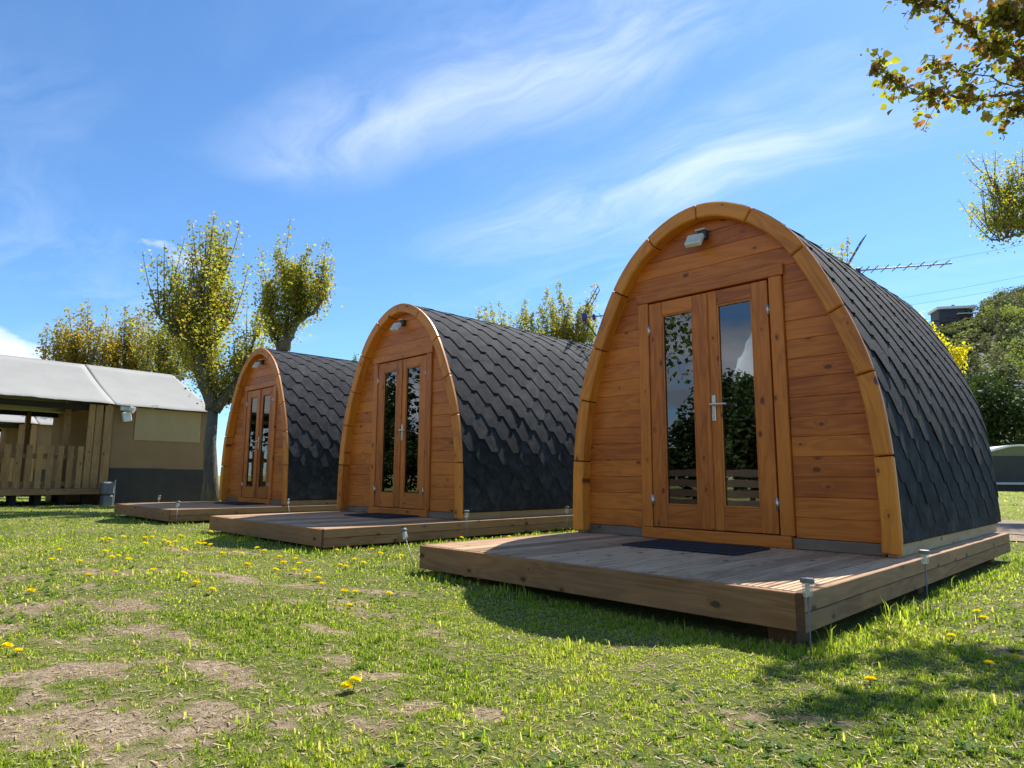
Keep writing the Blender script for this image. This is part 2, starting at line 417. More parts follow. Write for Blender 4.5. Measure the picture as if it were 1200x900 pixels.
M['leaf_dark'] = leafmat('dark_tree_leaf', [(0, (.022, .040, .014)), (.5, (.04, .065, .02)), (.85, (.05, .07, .02)), (1, (.07, .085, .03))], .2)
M['leaf_hill'] = leafmat('hillside_leaf_hazed', [(0, (.09, .105, .06)), (.35, (.14, .15, .075)), (.6, (.14, .13, .09)), (.8, (.18, .19, .08)), (1, (.15, .13, .10))], .2)  # lightened and greyed: distance haze put into the leaf colours
M['leaf_green'] = leafmat('fresh_leaf', [(0, (.06, .10, .02)), (.5, (.11, .16, .03)), (1, (.17, .20, .04))], .35)
m, G = newmat('bark'); t = G.n('ShaderNodeTexCoord').outputs['Object']
b1 = G.noise(G.vmath('MULTIPLY', t, (9, 9, 2.2)), 1.6, 6, .65, .8); b2 = G.noise(t, 1.7, 4, .6)
p = surf(G, Base_Color=G.mix(G.ramp(b2, [(.35, 0), (.7, .6)]), G.ramp(b1, [(.3, (.05, .042, .032)), (.7, (.21, .18, .14))]), (.12, .13, .09)), Roughness=.9)
G.t.links.new(G.bump(b1, .9, .03), p.inputs['Normal']); M['bark'] = m
M['twig'] = simple('twig_bark', (.095, .07, .05), .8)

# ground: soil and thatch by the 'grassy' attribute
m, G = newmat('lawn_soil'); t = G.n('ShaderNodeTexCoord').outputs['Object']
ga = G.n('ShaderNodeAttribute', attribute_name='grassy').outputs['Fac']
n1 = G.noise(t, 3.1, 6, .65); n2 = G.noise(t, 46, 5, .7); n3 = G.noise(t, 190, 3, .7)
soil = G.ramp(G.math('ADD', G.math('MULTIPLY', n2, .75), G.math('ADD', G.math('MULTIPLY', n1, .2), G.math('MULTIPLY', n3, .35))),
              [(.46, (.11, .073, .040)), (.60, (.28, .20, .12)), (.78, (.54, .42, .28))])
that = G.ramp(G.math('ADD', G.math('MULTIPLY', n2, .7), G.math('MULTIPLY', n3, .4)), [(.36, (.045, .055, .015)), (.54, (.14, .17, .032)), (.72, (.36, .32, .12))])
far = G.ramp(G.math('ADD', G.math('MULTIPLY', n1, .7), G.math('MULTIPLY', G.noise(t, .35, 4, .6), .5)), [(.4, (.15, .18, .035)), (.62, (.24, .25, .055)), (.8, (.40, .33, .16))])
edge = G.math('ADD', ga, G.math('MULTIPLY', G.math('SUBTRACT', n2, .5), 1.3))
gm = G.ramp(edge, [(.30, 0), (.55, 1)])
fa = G.n('ShaderNodeAttribute', attribute_name='farness').outputs['Fac']
col = G.mix(fa, G.mix(gm, soil, that), far)
p = surf(G, Base_Color=col, Roughness=.95); p.inputs['Specular IOR Level'].default_value = .15
G.t.links.new(G.bump(G.math('ADD', n2, G.math('MULTIPLY', n3, .5)), 1.0, .02), p.inputs['Normal'])
M['ground'] = m
m, G = newmat('gravel_track'); t = G.n('ShaderNodeTexCoord').outputs['Object']
n1 = G.noise(t, 2.2, 6, .65); n2 = G.noise(t, 60, 3, .7)
p = surf(G, Base_Color=G.ramp(G.math('ADD', G.math('MULTIPLY', n1, .6), G.math('MULTIPLY', n2, .4)), [(.35, (.17, .115, .07)), (.65, (.36, .26, .17))]), Roughness=.95)
G.t.links.new(G.bump(n2, .8, .02), p.inputs['Normal']); M['track'] = m
def grassmat(name):
    m, G = newmat(name)
    ti = G.n('ShaderNodeAttribute', attribute_name='tint').outputs['Fac']; hh = G.n('ShaderNodeAttribute', attribute_name='hgt').outputs['Fac']
    col = G.ramp(ti, [(0, (.07, .125, .018)), (.25, (.17, .24, .022)), (.50, (.27, .35, .028)), (.72, (.44, .43, .06)), (.80, (.52, .43, .17)), (1, (.66, .54, .30))])
    col = G.mix(G.math('MULTIPLY', hh, .35), col, (.44, .50, .08))
    d1 = G.n('ShaderNodeBsdfPrincipled', {'Base Color': col, 'Roughness': .5}); d1.inputs['Specular IOR Level'].default_value = .12
    t1 = G.n('ShaderNodeBsdfTranslucent', {'Color': G.mix(1.0, col, (1.6, 1.75, .8), 'MULTIPLY')})
    mx = G.n('ShaderNodeMixShader', {0: .50, 1: d1.outputs[0], 2: t1.outputs[0]}); G.t.links.new(mx.outputs[0], G.out.inputs[0]); return m
M['grass'] = grassmat('grass_blade')
M['weed'] = leafmat('broad_weed_leaf', [(0, (.045, .10, .018)), (.5, (.08, .15, .025)), (.8, (.13, .19, .04)), (1, (.20, .24, .10))], .3, .4)
m, G = newmat('dandelion_petals')
r_ = G.n('ShaderNodeTexCoord').outputs['Object']
pc = G.ramp(G.noise(r_, 160, 2, .5), [(.35, (.88, .66, .0)), (.6, (.94, .82, .02))])
mx = G.n('ShaderNodeMixShader', {0: .45, 1: G.n('ShaderNodeBsdfDiffuse', {'Color': pc}).outputs[0], 2: G.n('ShaderNodeBsdfTranslucent', {'Color': pc}).outputs[0]})
G.t.links.new(mx.outputs[0], G.out.inputs[0]); M['petal'] = m

# ------------------------------------------------------------------ pod profile
RAD = [1.2, 1.222, 1.3699, 1.582, 1.8679, 2.2653, 2.4616]
RAD[1] = 1.2468
def arch(th):
    full = RAD + RAD[-2::-1]; x = th/(math.pi/12); i = int(min(max(math.floor(x), 0), 11)); u = x-i
    gg = lambda k: full[k] if 0 <= k <= 12 else (2*full[0]-full[1] if k < 0 else 2*full[12]-full[11])
    a, b, c, d_ = gg(i-1), gg(i), gg(i+1), gg(i+2)
    r_ = .5*((2*b)+(-a+c)*u+(2*a-5*b+4*c-d_)*u*u+(-a+3*b-3*c+d_)*u**3)
    return r_*math.cos(th), r_*math.sin(th)
NP = 721
PR = np.array([arch(math.pi*i/(NP-1)) for i in range(NP)])
# light smoothing, kept symmetric
for _ in range(260):
    PR[1:-1] = .5*PR[1:-1]+.25*(PR[:-2]+PR[2:])
PR[:, 0] = .5*(PR[:, 0]-PR[::-1, 0]); PR[:, 1] = .5*(PR[:, 1]+PR[::-1, 1])
TAN = np.gradient(PR, axis=0); TAN /= np.linalg.norm(TAN, axis=1)[:, None]
NOR = np.stack([TAN[:, 1], -TAN[:, 0]], 1)
ARC = np.concatenate([[0], np.cumsum(np.linalg.norm(np.diff(PR, axis=0), axis=1))])
TH = np.degrees(np.arctan2(PR[:, 1], PR[:, 0]))
def prof(th_deg=None, s=None, off=0.0):
    i = np.interp(th_deg, TH, np.arange(NP)) if th_deg is not None else np.interp(s, ARC, np.arange(NP))
    f = lambda A: np.array([np.interp(i, np.arange(NP), A[:, 0]), np.interp(i, np.arange(NP), A[:, 1])])
    P, N = f(PR), f(NOR); N /= np.linalg.norm(N); return P+N*off, N
RIM = 0.105
INX = PR-NOR*RIM
def inner_x(z):       # half width inside the rim at height z
    h = INX[:NP//2+1]; return float(np.interp(z, h[:, 1], h[:, 0])) if z < h[-1, 1] else 0.0
ITOP = float(INX[NP//2, 1])

# ------------------------------------------------------------------ camping pod
YF, YP = 0.0, 0.10            # rim front, plank front
def clip_poly(poly, a, lo, hi):
    for lim, sg in ((lo, 1), (hi, -1)):
        out = []
        for i in range(len(poly)):
            p0, p1 = poly[i-1], poly[i]; d0, d1 = sg*(p0[a]-lim), sg*(p1[a]-lim)
            if (d0 >= 0) != (d1 >= 0):
                t = d0/(d0-d1); out.append(tuple(p0[k]+(p1[k]-p0[k])*t for k in range(2)))
            if d1 >= 0: out.append(p1)
        poly = out
        if len(poly) < 3: return []
    return poly
TAB_W = [(0, .040), (.05, .0698), (.10, .0995), (.141, .124), (.150, .1585), (.22, .1585), (.288, .1585)]
TH_S = .0046
def tab_mesh(s0, lift, lo, hi):
    """one bent tab lying on the roof line from arc length s0 upward, cut to lo..hi across; in its own frame"""
    P, N = prof(s=s0, off=lift-.018); Q, _ = prof(s=s0+.1, off=lift-.018)
    up = Vector((Q[0]-P[0], 0, Q[1]-P[1])).normalized(); ax = Vector((0, 1, 0)); nn = ax.cross(up)
    Mx = Matrix((ax, up, nn)).transposed().to_4x4(); Mx.translation = Vector((P[0], 0, P[1])); inv = Mx.inverted()
    V = []; F = []; n = len(TAB_W)
    tw_ = TAB_W if s0 > .1 else [(b, .1585) for b, w in TAB_W]
    for k, (b, w) in enumerate(tw_):
        q, nm = prof(s=s0+b, off=-.018+lift-(lift-.0016)*b/.288)
        a0_, a1_ = max(-w, lo), min(w, hi)
        if a1_ <= a0_: a0_ = a1_ = (max(lo, -w) if lo > 0 else min(hi, w))
        for dz in (TH_S, 0):
            for a in (a0_, a1_): V.append(tuple(inv @ Vector((q[0]+nm[0]*dz, a, q[1]+nm[1]*dz))))
    for k in range(n-1):
        i = k*4; F += [(i, i+1, i+5, i+4), (i+2, i+6, i+7, i+3), (i, i+4, i+6, i+2), (i+1, i+3, i+7, i+5)]
    F += [(0, 2, 3, 1), (4*n-4, 4*n-3, 4*n-1, 4*n-2)]
    return V, F, Mx
TABS = {}
def tab(k, lo, hi, y0, var=0):
    key = (k, round(lo, 3), round(hi, 3), var)
    if key not in TABS:
        lift = (.0142, .0165, .023)[var]
        V, F, Mx = tab_mesh(1.243+.1355*k if k > -9 else .088, lift, lo, hi); TABS[key] = (fix_normals(mesh('shingle', V, F, M['shingle'])), V, F, Mx)
    return TABS[key]
def build_pod(ox, oy, oz, L, label, sun_bed=False, tilt_lamp=0):
    rs = random.Random(int(-ox*10)+3)
    pod = thing('camping_pod', label, 'cabin', (ox, oy, oz), group='wooden camping pods in a row')
    # --- arch rim: twelve bent blocks
    cuts = [0.6, 26, 44, 57, 68.5, 79.5, 90]; cuts = cuts+[180-c for c in cuts[-2::-1]]
    for a, b in zip(cuts[:-1], cuts[1:]):
        i0 = np.interp(a, TH, np.arange(NP)); i1 = np.interp(b, TH, np.arange(NP)); n = 7
        Lr = ARC[int(i1)]-ARC[int(i0)]; gap = .004/max(Lr, .1)
        ii = np.linspace(i0+(i1-i0)*gap, i1-(i1-i0)*gap, n)
        f = lambda A: np.stack([np.interp(ii, np.arange(NP), A[:, 0]), np.interp(ii, np.arange(NP), A[:, 1])], 1)
        P_, N_ = f(PR), f(NOR); out = P_.copy(); inn = P_-N_*RIM
        outl = list(map(tuple, out)); inl = list(map(tuple, inn[::-1]))
        poly = outl+inl
        # round the four corners
        def rc(poly, idx, r_):
            p = []
            for i, q in enumerate(poly):
                if i in idx:
                    pp, nx = poly[i-1], poly[(i+1) % len(poly)]
                    v0 = Vector((pp[0]-q[0], pp[1]-q[1])).normalized()*r_; v1 = Vector((nx[0]-q[0], nx[1]-q[1])).normalized()*r_
                    p += [(q[0]+v0.x, q[1]+v0.y), (q[0]+(v0.x+v1.x)*.3, q[1]+(v0.y+v1.y)*.3), (q[0]+v1.x, q[1]+v1.y)]
                else: p.append(q)
            return p
        poly = rc(poly, {0, n-1, n, 2*n-1}, .009)
        c = P_[n//2]-N_[n//2]*RIM/2; ang = math.atan2(P_[-1][1]-P_[0][1], P_[-1][0]-P_[0][0])
        ca, sa = math.cos(-ang), math.sin(-ang)
        loc = [((x-c[0])*ca-(z-c[1])*sa, (x-c[0])*sa+(z-c[1])*ca) for x, z in poly]
        mbr = prism(loc, YF+rs.uniform(0, .004), .034, .009)
        back = [tuple(q) for q in (P_-N_*.054)]+[tuple(q) for q in (P_-N_*(RIM-.001))[::-1]]
        lb = [((x-c[0])*ca-(z-c[1])*sa, (x-c[0])*sa+(z-c[1])*ca) for x, z in back]
        pb = prism(lb, .0342, .115, 0); mbr.add(pb.v, pb.f)
        me = fix_normals(mbr.mesh('arch_segment', M['rim']))
        obj('arch_segment', me, pod, (c[0], 0, c[1]), (0, -ang, 0))
    # --- facade planks, tongue and groove
    DX = .578; pitch = .1285; z = .072; k = 0
    while z < ITOP-.012:
        z1 = min(z+pitch-.0012, ITOP-.004); zs = [z+(z1-z)*t for t in (0, .33, .66, 1)]
        def side(sgn):
            return [(sgn*(max(inner_x(q), .012)+.006), q) for q in zs]
        if z < 1.84:
            for sgn in (1, -1):
                sd = side(sgn); zb = z; zt = min(z1, 9)
                poly = [(sgn*DX, zt), (sgn*DX, zb)]+sd
                if z1 > 1.885: poly = [(sgn*.3, zt), (sgn*.3, 1.83), (sgn*DX, 1.83), (sgn*DX, zb)]+sd
                if sgn < 0: poly = poly[::-1]
                obj('plank', fix_normals(prism(poly, YP+rs.uniform(0, .0015), YP+.03, .0026).mesh('plank', M['stain_x'])), pod)
        else:
            poly = side(1)+side(-1)[::-1]
            obj('plank', fix_normals(prism(poly, YP+rs.uniform(0, .0015), YP+.03, .0026).mesh('plank', M['stain_x'])), pod)
        z += pitch; k += 1
    # filler above door between casing top and first full plank
    for sgn in (1, -1):
        a, b = sorted((sgn*.559, sgn*(inner_x(.03)+.004)))
        MB().box((a, YP-.012, .002), (b, YP+.03, .069), .004).build('base_board', M['base_board'], pod)
    MB().box((-1.12, YP+.031, .0), (1.12, YP+.05, .2)).build('sheathing', M['dark_inside'], pod)
    # --- door casing
    MB().box((-.586, YP-.026, 1.806), (.590, YP+.028, 1.885), .004).build('door_casing', M['stain_x'], pod)
    for sgn in (1, -1):
        a, b = sorted((sgn*.486, sgn*.574))
        MB().box((a, YP-.022, .081), (b, YP+.028, 1.8045), .004).build('door_casing', M['stain_z'], pod)
    MB().box((-.576, YP-.030, .002), (.556, YP+.04, .079), .004).build('threshold', M['stain_x'], pod)
    # --- two glazed leaves
    for sgn, (xa, xb, ga, gb) in ((-1, (-.481, .008, -.367, -.103)), (1, (.012, .470, .091, .358))):
        zl, zh = .086, 1.795; y0, y1 = YP-.010, YP+.030; ga0, ga1 = .246, 1.688
        fr = MB()
        fr.box((xa, y0, zl), (ga, y1, zh), .003).box((gb, y0, zl), (xb, y1, zh), .003)
        door = fr.build('door', M['stain_z'], pod)
        MB().box((ga+.001, y0+.002, zl), (gb-.001, y1-.002, ga0), .003).build('rail', M['stain_x'], door)
        MB().box((ga+.001, y0+.002, ga1), (gb-.001, y1-.002, zh), .003).build('rail', M['stain_x'], door)
        bd = MB()
        for lo, hi in (((ga+.001, y0+.004, ga0+.001), (ga+.012, y0+.016, ga1-.001)), ((gb-.012, y0+.004, ga0+.001), (gb-.001, y0+.016, ga1-.001)),
                       ((ga+.0125, y0+.004, ga0+.001), (gb-.0125, y0+.016, ga0+.012)), ((ga+.0125, y0+.004, ga1-.012), (gb-.0125, y0+.016, ga1-.001))):
            bd.box(lo, hi, .002)
        bd.build('glazing_bead', M['stain_z'], door)
        MB().box((ga+.001, YP+.008, ga0), (gb-.001, YP+.012, ga1)).build('pane', M['glass'], door)
        MB().box((ga+.001, YP+.014, .848), (gb-.001, YP+.026, .858)).build('reflection_bar', M['galv'], door)  # added thin bar, stands in for the bright line reflected across the pane
        hx = xa-.002 if sgn < 0 else xb+.002
        for hz in (.28, 1.585):
            MB().tube([(hx, y0-.007, hz-.042), (hx, y0-.007, hz+.042)], .0075, 10).box((hx-.011, y0-.004, hz-.035), (hx+.011, y0+.001, hz+.035)).build('hinge', M['steel'], door, True)
        if sgn > 0:
            MB().box((-.010, y0-.012, zl+.01), (.022, y0-.0005, zh-.005), .004).build('cover_strip', M['stain_z'], door)
            h = MB().box((.032, y0-.009, .846), (.060, y0-.001, 1.035), .003)
            h.tube([(.045, y0-.006, .963), (.045, y0-.052, .963), (.060, y0-.057, .963), (.165, y0-.055, .960)], [.010, .009, .0085, .0075], 10)
            h.tube([(.045, y0-.016, .885), (.045, y0-.005, .885)], .011, 12)
            h.build('handle', M['steel'], door)
    # --- floodlight with sensor, tipped downward
    fl = MB().box((-.022, YP-.045, 2.195), (.050, YP+.001, 2.262), .004)
    fl.tube([(.014, YP-.04, 2.225), (.0, YP-.085, 2.215)], .012, 8)
    lamp = fl.build('floodlight', M['dark_metal'], pod)
    Mx = Matrix.Translation((-.012, YP-.112, 2.185)) @ Matrix.Rotation(R(-34), 4, 'X') @ Matrix.Rotation(R(6), 4, 'Z')
    MB().box((-.062, -.005, -.052), (.062, .034, .052), .006, Mx).build('lamp_head', M['white_paint'], lamp)
    MB().box((-.050, -.0075, -.036), (.050, -.0055, .040), 0, Mx).build('lamp_lens', M['lamp_glass'], lamp)
    MB().box((-.03, YP-.062, 2.262), (.052, YP-.002, 2.271), .002).build('sensor_hood', M['white_paint'], lamp)
    # --- roof shell and shingles
    idx = list(range(14, NP-14, 11)); V = []; F = []
    for off in (-.019, -.052):
        for yy in (.036, L):
            for i in idx: q = PR[i]+NOR[i]*off; V.append((q[0], yy, q[1]))
    n = len(idx)
    for i in range(n-1):
        F += [(i, i+1, n+i+1, n+i), (2*n+i+1, 2*n+i, 3*n+i, 3*n+i+1), (i+1, i, 2*n+i, 2*n+i+1), (n+i, n+i+1, 3*n+i+1, 3*n+i)]
    F += [(0, n, 3*n, 2*n), (n-1, 3*n-1, 4*n-1, 2*n-1)]
    obj('roof', fix_normals(mesh('roof', V, F, M['shingle'])), pod)
    ylo, yhi = .035, L+.02; lv = MB()
    y0 = -.1
    while y0 < L:      # straight starter course along the eaves
        lo, hi = max(-.1585, ylo-y0), min(.1585, yhi-y0)
        if hi-lo > .012:
            me, V, F, Mx = tab(-9, lo, hi, y0)
            o = obj('shingle', me, pod); Mo = Matrix.Translation((0, y0, 0)) @ Mx; o.matrix_local = Mo
            Vm = [Mo @ Vector(v) for v in V]; lv.add([(-v.x, v.y, v.z) for v in Vm], [tuple(reversed(f_)) for f_ in F])
        y0 += .32
    for k in range(-8, 13):
        y0 = .155+(.16 if k % 2 else 0)-.64
        while y0 < L+.2:
            lo, hi = max(-.1585, ylo-y0), min(.1585, yhi-y0)
            if hi-lo > .012:
                whole = lo == -.1585 and hi == .1585
                var = 0 if not whole else (2 if rs.random() < .05 and k < 1 else (1 if rs.random() < .3 else 0))
                me, V, F, Mx = tab(k, lo, hi, y0, var)
                jy, js, tw_ = (rs.uniform(-.0015, .0015), rs.uniform(-.002, .002), R(rs.uniform(-.35, .35))) if whole else (0, 0, 0)
                Mo = Matrix.Translation((0, y0+jy, 0)) @ Mx @ Matrix.Rotation(tw_, 4, 'Z') @ Matrix.Translation((0, js, 0))
                o = obj('shingle', me, pod); o.matrix_local = Mo
                # mirrored slope, joined: nothing of it shows from the lawn
                Vm = [Mo @ Vector(v) for v in V]; lv.add([(-v.x, v.y, v.z) for v in Vm], [tuple(reversed(f_)) for f_ in F])
            y0 += .32
    lv.build('shingles', M['shingle'], pod, kind='stuff')
    # ridge cap where the two slopes meet
    cap = []
    P0, _ = prof(s=ARC[-1]/2-.10, off=.004); P1, _ = prof(s=ARC[-1]/2, off=.0055)
    V = []; F = []
    for yy in (ylo, yhi):
        for x_, z_ in ((P0[0], P0[1]), (P0[0]*.5, (P0[1]+P1[1]*2.2)/3.2), (0, P1[1]), (-P0[0]*.5, (P0[1]+P1[1]*2.2)/3.2), (-P0[0], P0[1])):
            V += [(x_, yy, z_), (x_, yy, z_-.006)]
    for j in range(4):
        a = 2*j; F += [(a, a+2, a+12, a+10), (a+1, a+11, a+13, a+3), (a, a+1, a+3, a+2), (a+10, a+12, a+13, a+11)]
    F += [(0, 10, 11, 1), (8, 9, 19, 18)]
    obj('ridge_cap', fix_normals(mesh('ridge_cap', V, F, M['shingle'])), pod)
    # --- sills along both sides, back wall, floor
    for sgn in (1, -1):
        x = 1.205 if sgn > 0 else -1.205
        a, b = sorted((sgn*1.15, sgn*1.176))
        MB().box((a-.03 if sgn > 0 else a, .036, .003), (b if sgn > 0 else b+.03, L-.02, .13), .003).build('side_sill', M['skirt'], pod)
    pts = [tuple(PR[i]-NOR[i]*.046) for i in range(6, NP-6, 16)]
    obj('back_wall', fix_normals(prism(pts, L-.06, L-.02, 0).mesh('back_wall', M['stain_x'])), pod)
    MB().box((-1.14, .14, .012), (1.14, L-.07, .04)).build('floor', M['inside'], pod)
    return pod
def build_deck(ox, oy, oz, L, label):
    rs = random.Random(int(-ox*13)+5)
    dk = thing('timber_deck', label, 'deck', (ox, oy, oz), group='low timber decks under the pods')
    a0, a1, yf, yb = -1.225, 1.272, -1.530, L+(.03 if L > 3 else -.10)
    n = 19; w = (a1-a0-.07)/n
    # one ribbed board profile, shared
    prof2 = []; bw = w-.012
    ribs = 4
    for i in range(ribs):
        x0 = bw*i/ribs; prof2 += [(x0+.0025, -.008), (x0+.005, 0), (x0+bw/ribs-.005, 0), (x0+bw/ribs-.0025, -.008)]
    poly = [(0, -.026)] + [(0, -.010)] + prof2 + [(bw, -.010), (bw, -.026)]
    def board(y0, y1):
        V = [(x, y0, z) for x, z in poly]+[(x, y1, z) for x, z in poly]; m_ = len(poly)
        F = [tuple(range(m_)), tuple(reversed(range(m_, 2*m_)))]+[(i, i+m_, (i+1) % m_+m_, (i+1) % m_) for i in range(m_)]
        return fix_normals(mesh('deck_board', V, F, M['deck']))
    bm_ = board(yf+.031, yb-.031)
    for i in range(n):
        obj('deck_board', bm_, dk, (a0+.035+i*w+.003, rs.uniform(-.002, .002), rs.uniform(-.0012, .0012)))
    # fascia: front one deep board, sides two stacked
    MB().box((a0+.002, yf, -.148), (a1-.034, yf+.029, -.002), .003).build('fascia_board', M['fascia_x'], dk)
    MB().box((a0+.036, yb-.029, -.148), (a1-.036, yb, -.002), .003).build('fascia_board', M['fascia_x'], dk)
    for (xa, xb) in ((a1-.033, a1), (a0, a0+.033)):
        yy = yf+.031 if xa < 0 else yf
        MB().box((xa, yy, -.0735), (xb, yb, .0015), .003).build('fascia_board', M['fascia_y'], dk)
        MB().box((xa, yy, -.150), (xb, yb, -.0765), .003).build('fascia_board', M['fascia_y'], dk)
    MB().box((a1-.032, yf-.0025, -.149), (a1-.001, yf-.0002, .0)).build('end_grain', M['fascia_end'], dk)
    for yy in (yf+.12, yf+.9, .2, 1.2, 2.2, yb-.2):
        if yy < yb: MB().box((a0+.05, yy, -.14), (a1-.05, yy+.045, -.03)).build('joist', M['fascia_x'], dk)
    for xx in (a0+.30, -.02, a1-.20):
        for yy in (yf+.32 if xx < .8 else yf+.10, .3, yb-.35):
            MB().box((xx, yy, -.34), (xx+.12, yy+.12, -.1405)).build('footing', M['fascia_end'], dk)
    return dk
LEN = [2.82, 3.2, 3.2]
PL = ['nearest and largest wooden camping pod with black shingle roof, right of the frame',
      'middle wooden camping pod between the nearest pod and the smallest one',
      'farthest and smallest wooden camping pod, beside the tree and the safari tent']
DL = ['nearest low timber deck with a dark doormat and lamps at its corners',
      'middle low timber deck in front of the middle pod',
      'farthest low timber deck, in front of the smallest pod']
pods = []; decks = []
for (ox, oy, oz), L, pl, dl_ in zip(PODS, LEN, PL, DL):
    pods.append(build_pod(ox, oy, oz, L, pl)); decks.append(build_deck(ox, oy, oz, L, dl_))

# doormats
def doormat(x, y, z, rz, label):
    t = thing('doormat', label, 'doormat', (x, y, z), rz, 'dark doormats in front of the pod doors')
    MB().box((-.40, -.24, .001), (.40, .24, .012), .004).build('mat_base', M['mat'], t)
    mb = MB()
    for i in range(26): mb.box((-.37+i*.0288, -.21, .012), (-.37+i*.0288+.018, .21, .017))
    mb.build('mat_ribs', M['mat'], t); return t
dm = doormat(.085, -.31, .001, R(1.5), 'dark rubber doormat on the nearest deck before the double door')
for k, (dx, lb) in enumerate(((-3.977, 'dark doormat on the middle deck before the middle pod door'), (-7.889, 'dark doormat on the farthest deck before the smallest pod door'))):
    c = copy_tree(dm); c.location = (dx+.05, -.15+[.1265, .169][k], .0085+.009*k); c['label'] = lb

# slatted bed added inside nearest pod, stands in for slats mirrored in its glass
bed = thing('slatted_bed', 'bare slatted wooden bed frame added behind the nearest door glass', 'bed', (0, 0, .04))
for i in range(9): MB().box((-.95, .75+i*.14, .30), (.95, .75+i*.14+.075, .325), .003).build('slat', M['inside'], bed)
for z0 in (.10, .22, .34): MB().box((-.95, .66, z0), (.95, .69, z0+.075), .003).build('side_board', M['inside'], bed)
for xx in (-1.0, .20, .955): MB().box((xx, .64, .0), (xx+.05, .70, .62), .003).build('bed_post', M['picket'], bed)

# ------------------------------------------------------------------ solar stake lamps
def stake_lamp():
    t = thing('solar_lamp', '', 'garden lamp')
    MB().tube([(0, 0, -.12), (0, 0, .185)], .0034, 8).build('stake', M['old_galv'], t, True)
    MB().lathe([(.008, .183), (.017, .186), (.019, .192), (.019, .234), (.017, .236)], 18).build('lens', M['clear'], t, True)
    MB().lathe([(.024, .236), (.026, .238), (.026, .249), (.023, .254), (.005, .2545)], 18).build('cap', M['old_galv'], t)
    MB().lathe([(.007, .19), (.009, .23)], 10).build('inner_reflector', M['white_paint'], t)
    return t
lamp0 = stake_lamp()
LS = [((1.315, -1.60), 0, 0, 'solar stake lamp at the front right corner of the nearest deck'),
      ((1.335, -.09), 2, 0, 'solar stake lamp beside the right foot of the nearest pod'),
      ((-1.44, -1.42), 0, -30, 'leaning solar stake lamp by the front left corner of the nearest deck'),
      ((-2.655, .115), 0, -3, 'solar stake lamp beside the right foot of the middle pod'),
      ((-2.655, 1.62), 0, 2, 'solar stake lamp along the side of the middle pod, seen left of the nearest arch'),
      ((-6.565, -1.30), 3, 5, 'solar stake lamp at the front right corner of the farthest deck'),
      ((-6.565, .20), 0, -20, 'leaning solar stake lamp beside the right foot of the smallest pod'),
      ((-9.20, -.72), 0, 0, 'solar stake lamp on the far left side of the farthest deck')]
for k, ((x, y), tx, ty, lb) in enumerate(LS):
    o = lamp0 if k == 0 else copy_tree(lamp0)
    o.location = (x, y, float(gz(x, y))+(.04 if k not in (2,) else .03)); o.rotation_euler = (R(tx), R(ty), R(k*37)); o['label'] = lb; o['group'] = 'solar stake lamps round the decks'
    if k in (2, 6): o.rotation_euler = (R(tx), R(ty), 0)

# ------------------------------------------------------------------ ground
def in_pod(x, y, m=0.0):
    r_ = np.zeros(np.shape(x), bool)
    for (ox, oy, oz), L in zip(PODS, LEN):
        r_ |= (x-ox > -1.225-m) & (x-ox < 1.272+m) & (y-oy > -1.53-m) & (y-oy < L+.03+m)
    return r_
BARE = [(.34, -3.75, .44, .22), (-.25, -3.72, .30, .12), (.05, -3.35, .30, .10), (.6, -3.35, .32, .12), (-.45, -3.2, .35, .10), (-1.4, -3.3, .6, .12), (-.9, -2.15, .5, .10),
        (-.55, -2.45, .4, .09), (-.2, -2.75, .35, .09), (.28, -2.85, .22, .10), (-1.9, -2.6, .6, .10), (1.75, -.95, .20, .12), (1.62, .35, .35, .25), (.75, -3.0, .2, .09),
        (-2.4, -3.1, .5, .12), (.1, -2.4, .3, .08), (2.0, -1.55, .25, .1), (1.55, -2.25, .25, .1), (-3.2, -2.0, .7, .13)]
def grassy(x, y):
    """0 bare soil .. 1 closed turf"""
    wx = x+(vnoise(x, y, 31, 3, 2.6)-.5)*.55; wy = y+(vnoise(x, y, 41, 3, 2.6)-.5)*.42
    mid = vnoise(x, y, 12, 3, 4.2); fine = vnoise(x, y, 13, 3, 14.0)
    worn = np.zeros(np.shape(x)); ca, sa = math.cos(R(28)), math.sin(R(28))
    for cx, cy, ra, rb in BARE:
        u = (wx-cx)*ca+(wy-cy)*sa; v = -(wx-cx)*sa+(wy-cy)*ca
        worn = np.maximum(worn, np.exp(-((u/ra)**2+(v/rb)**2)*.8))
    worn = np.maximum(worn, .62*np.clip((.7-x)/1.6, 0, 1)*np.clip((-2.75-y)/1.0, 0, 1))
    worn = np.maximum(worn, .30)*np.clip(1.15-.45*np.clip(x-.7, 0, 1), 0, 1)
    gsy = 1.10-.58*worn-(.45+.55*worn)*np.clip(mid-.34, 0, 1)*1.2-(.65+.6*worn)*(fine-.42)-.7*(vnoise(x, y, 15, 2, 38.0)-.5)
    for ox, oy, oz in PODS:     # long tufts where the mower does not reach
        dx = np.maximum(np.abs(x-ox-.02)-1.25, 0); dy = np.maximum(np.abs(y-oy-.7)-2.23, 0); gsy = gsy+.35*np.exp(-(np.hypot(dx, dy)/.22)**2)
    return np.clip(gsy, 0, 1)
def warp_axis(c, near, far, n):
    t = np.linspace(-1, 1, n); k = 7.2
    return c+near*np.sinh(k*t)*(far/near/np.sinh(k))
gx = warp_axis(.9, 1, 700, 520); gy = warp_axis(-2.9, 1, 700, 520)
GX, GY = np.meshgrid(gx, gy); fl = GX.ravel(), GY.ravel()
Z = gz(*fl) + (vnoise(fl[0], fl[1], 21, 3, 9.0)-.5)*.018*np.exp(-np.hypot(fl[0]-1, fl[1]+3)/7)
n = len(gx); ii = np.arange(n*n).reshape(n, n)
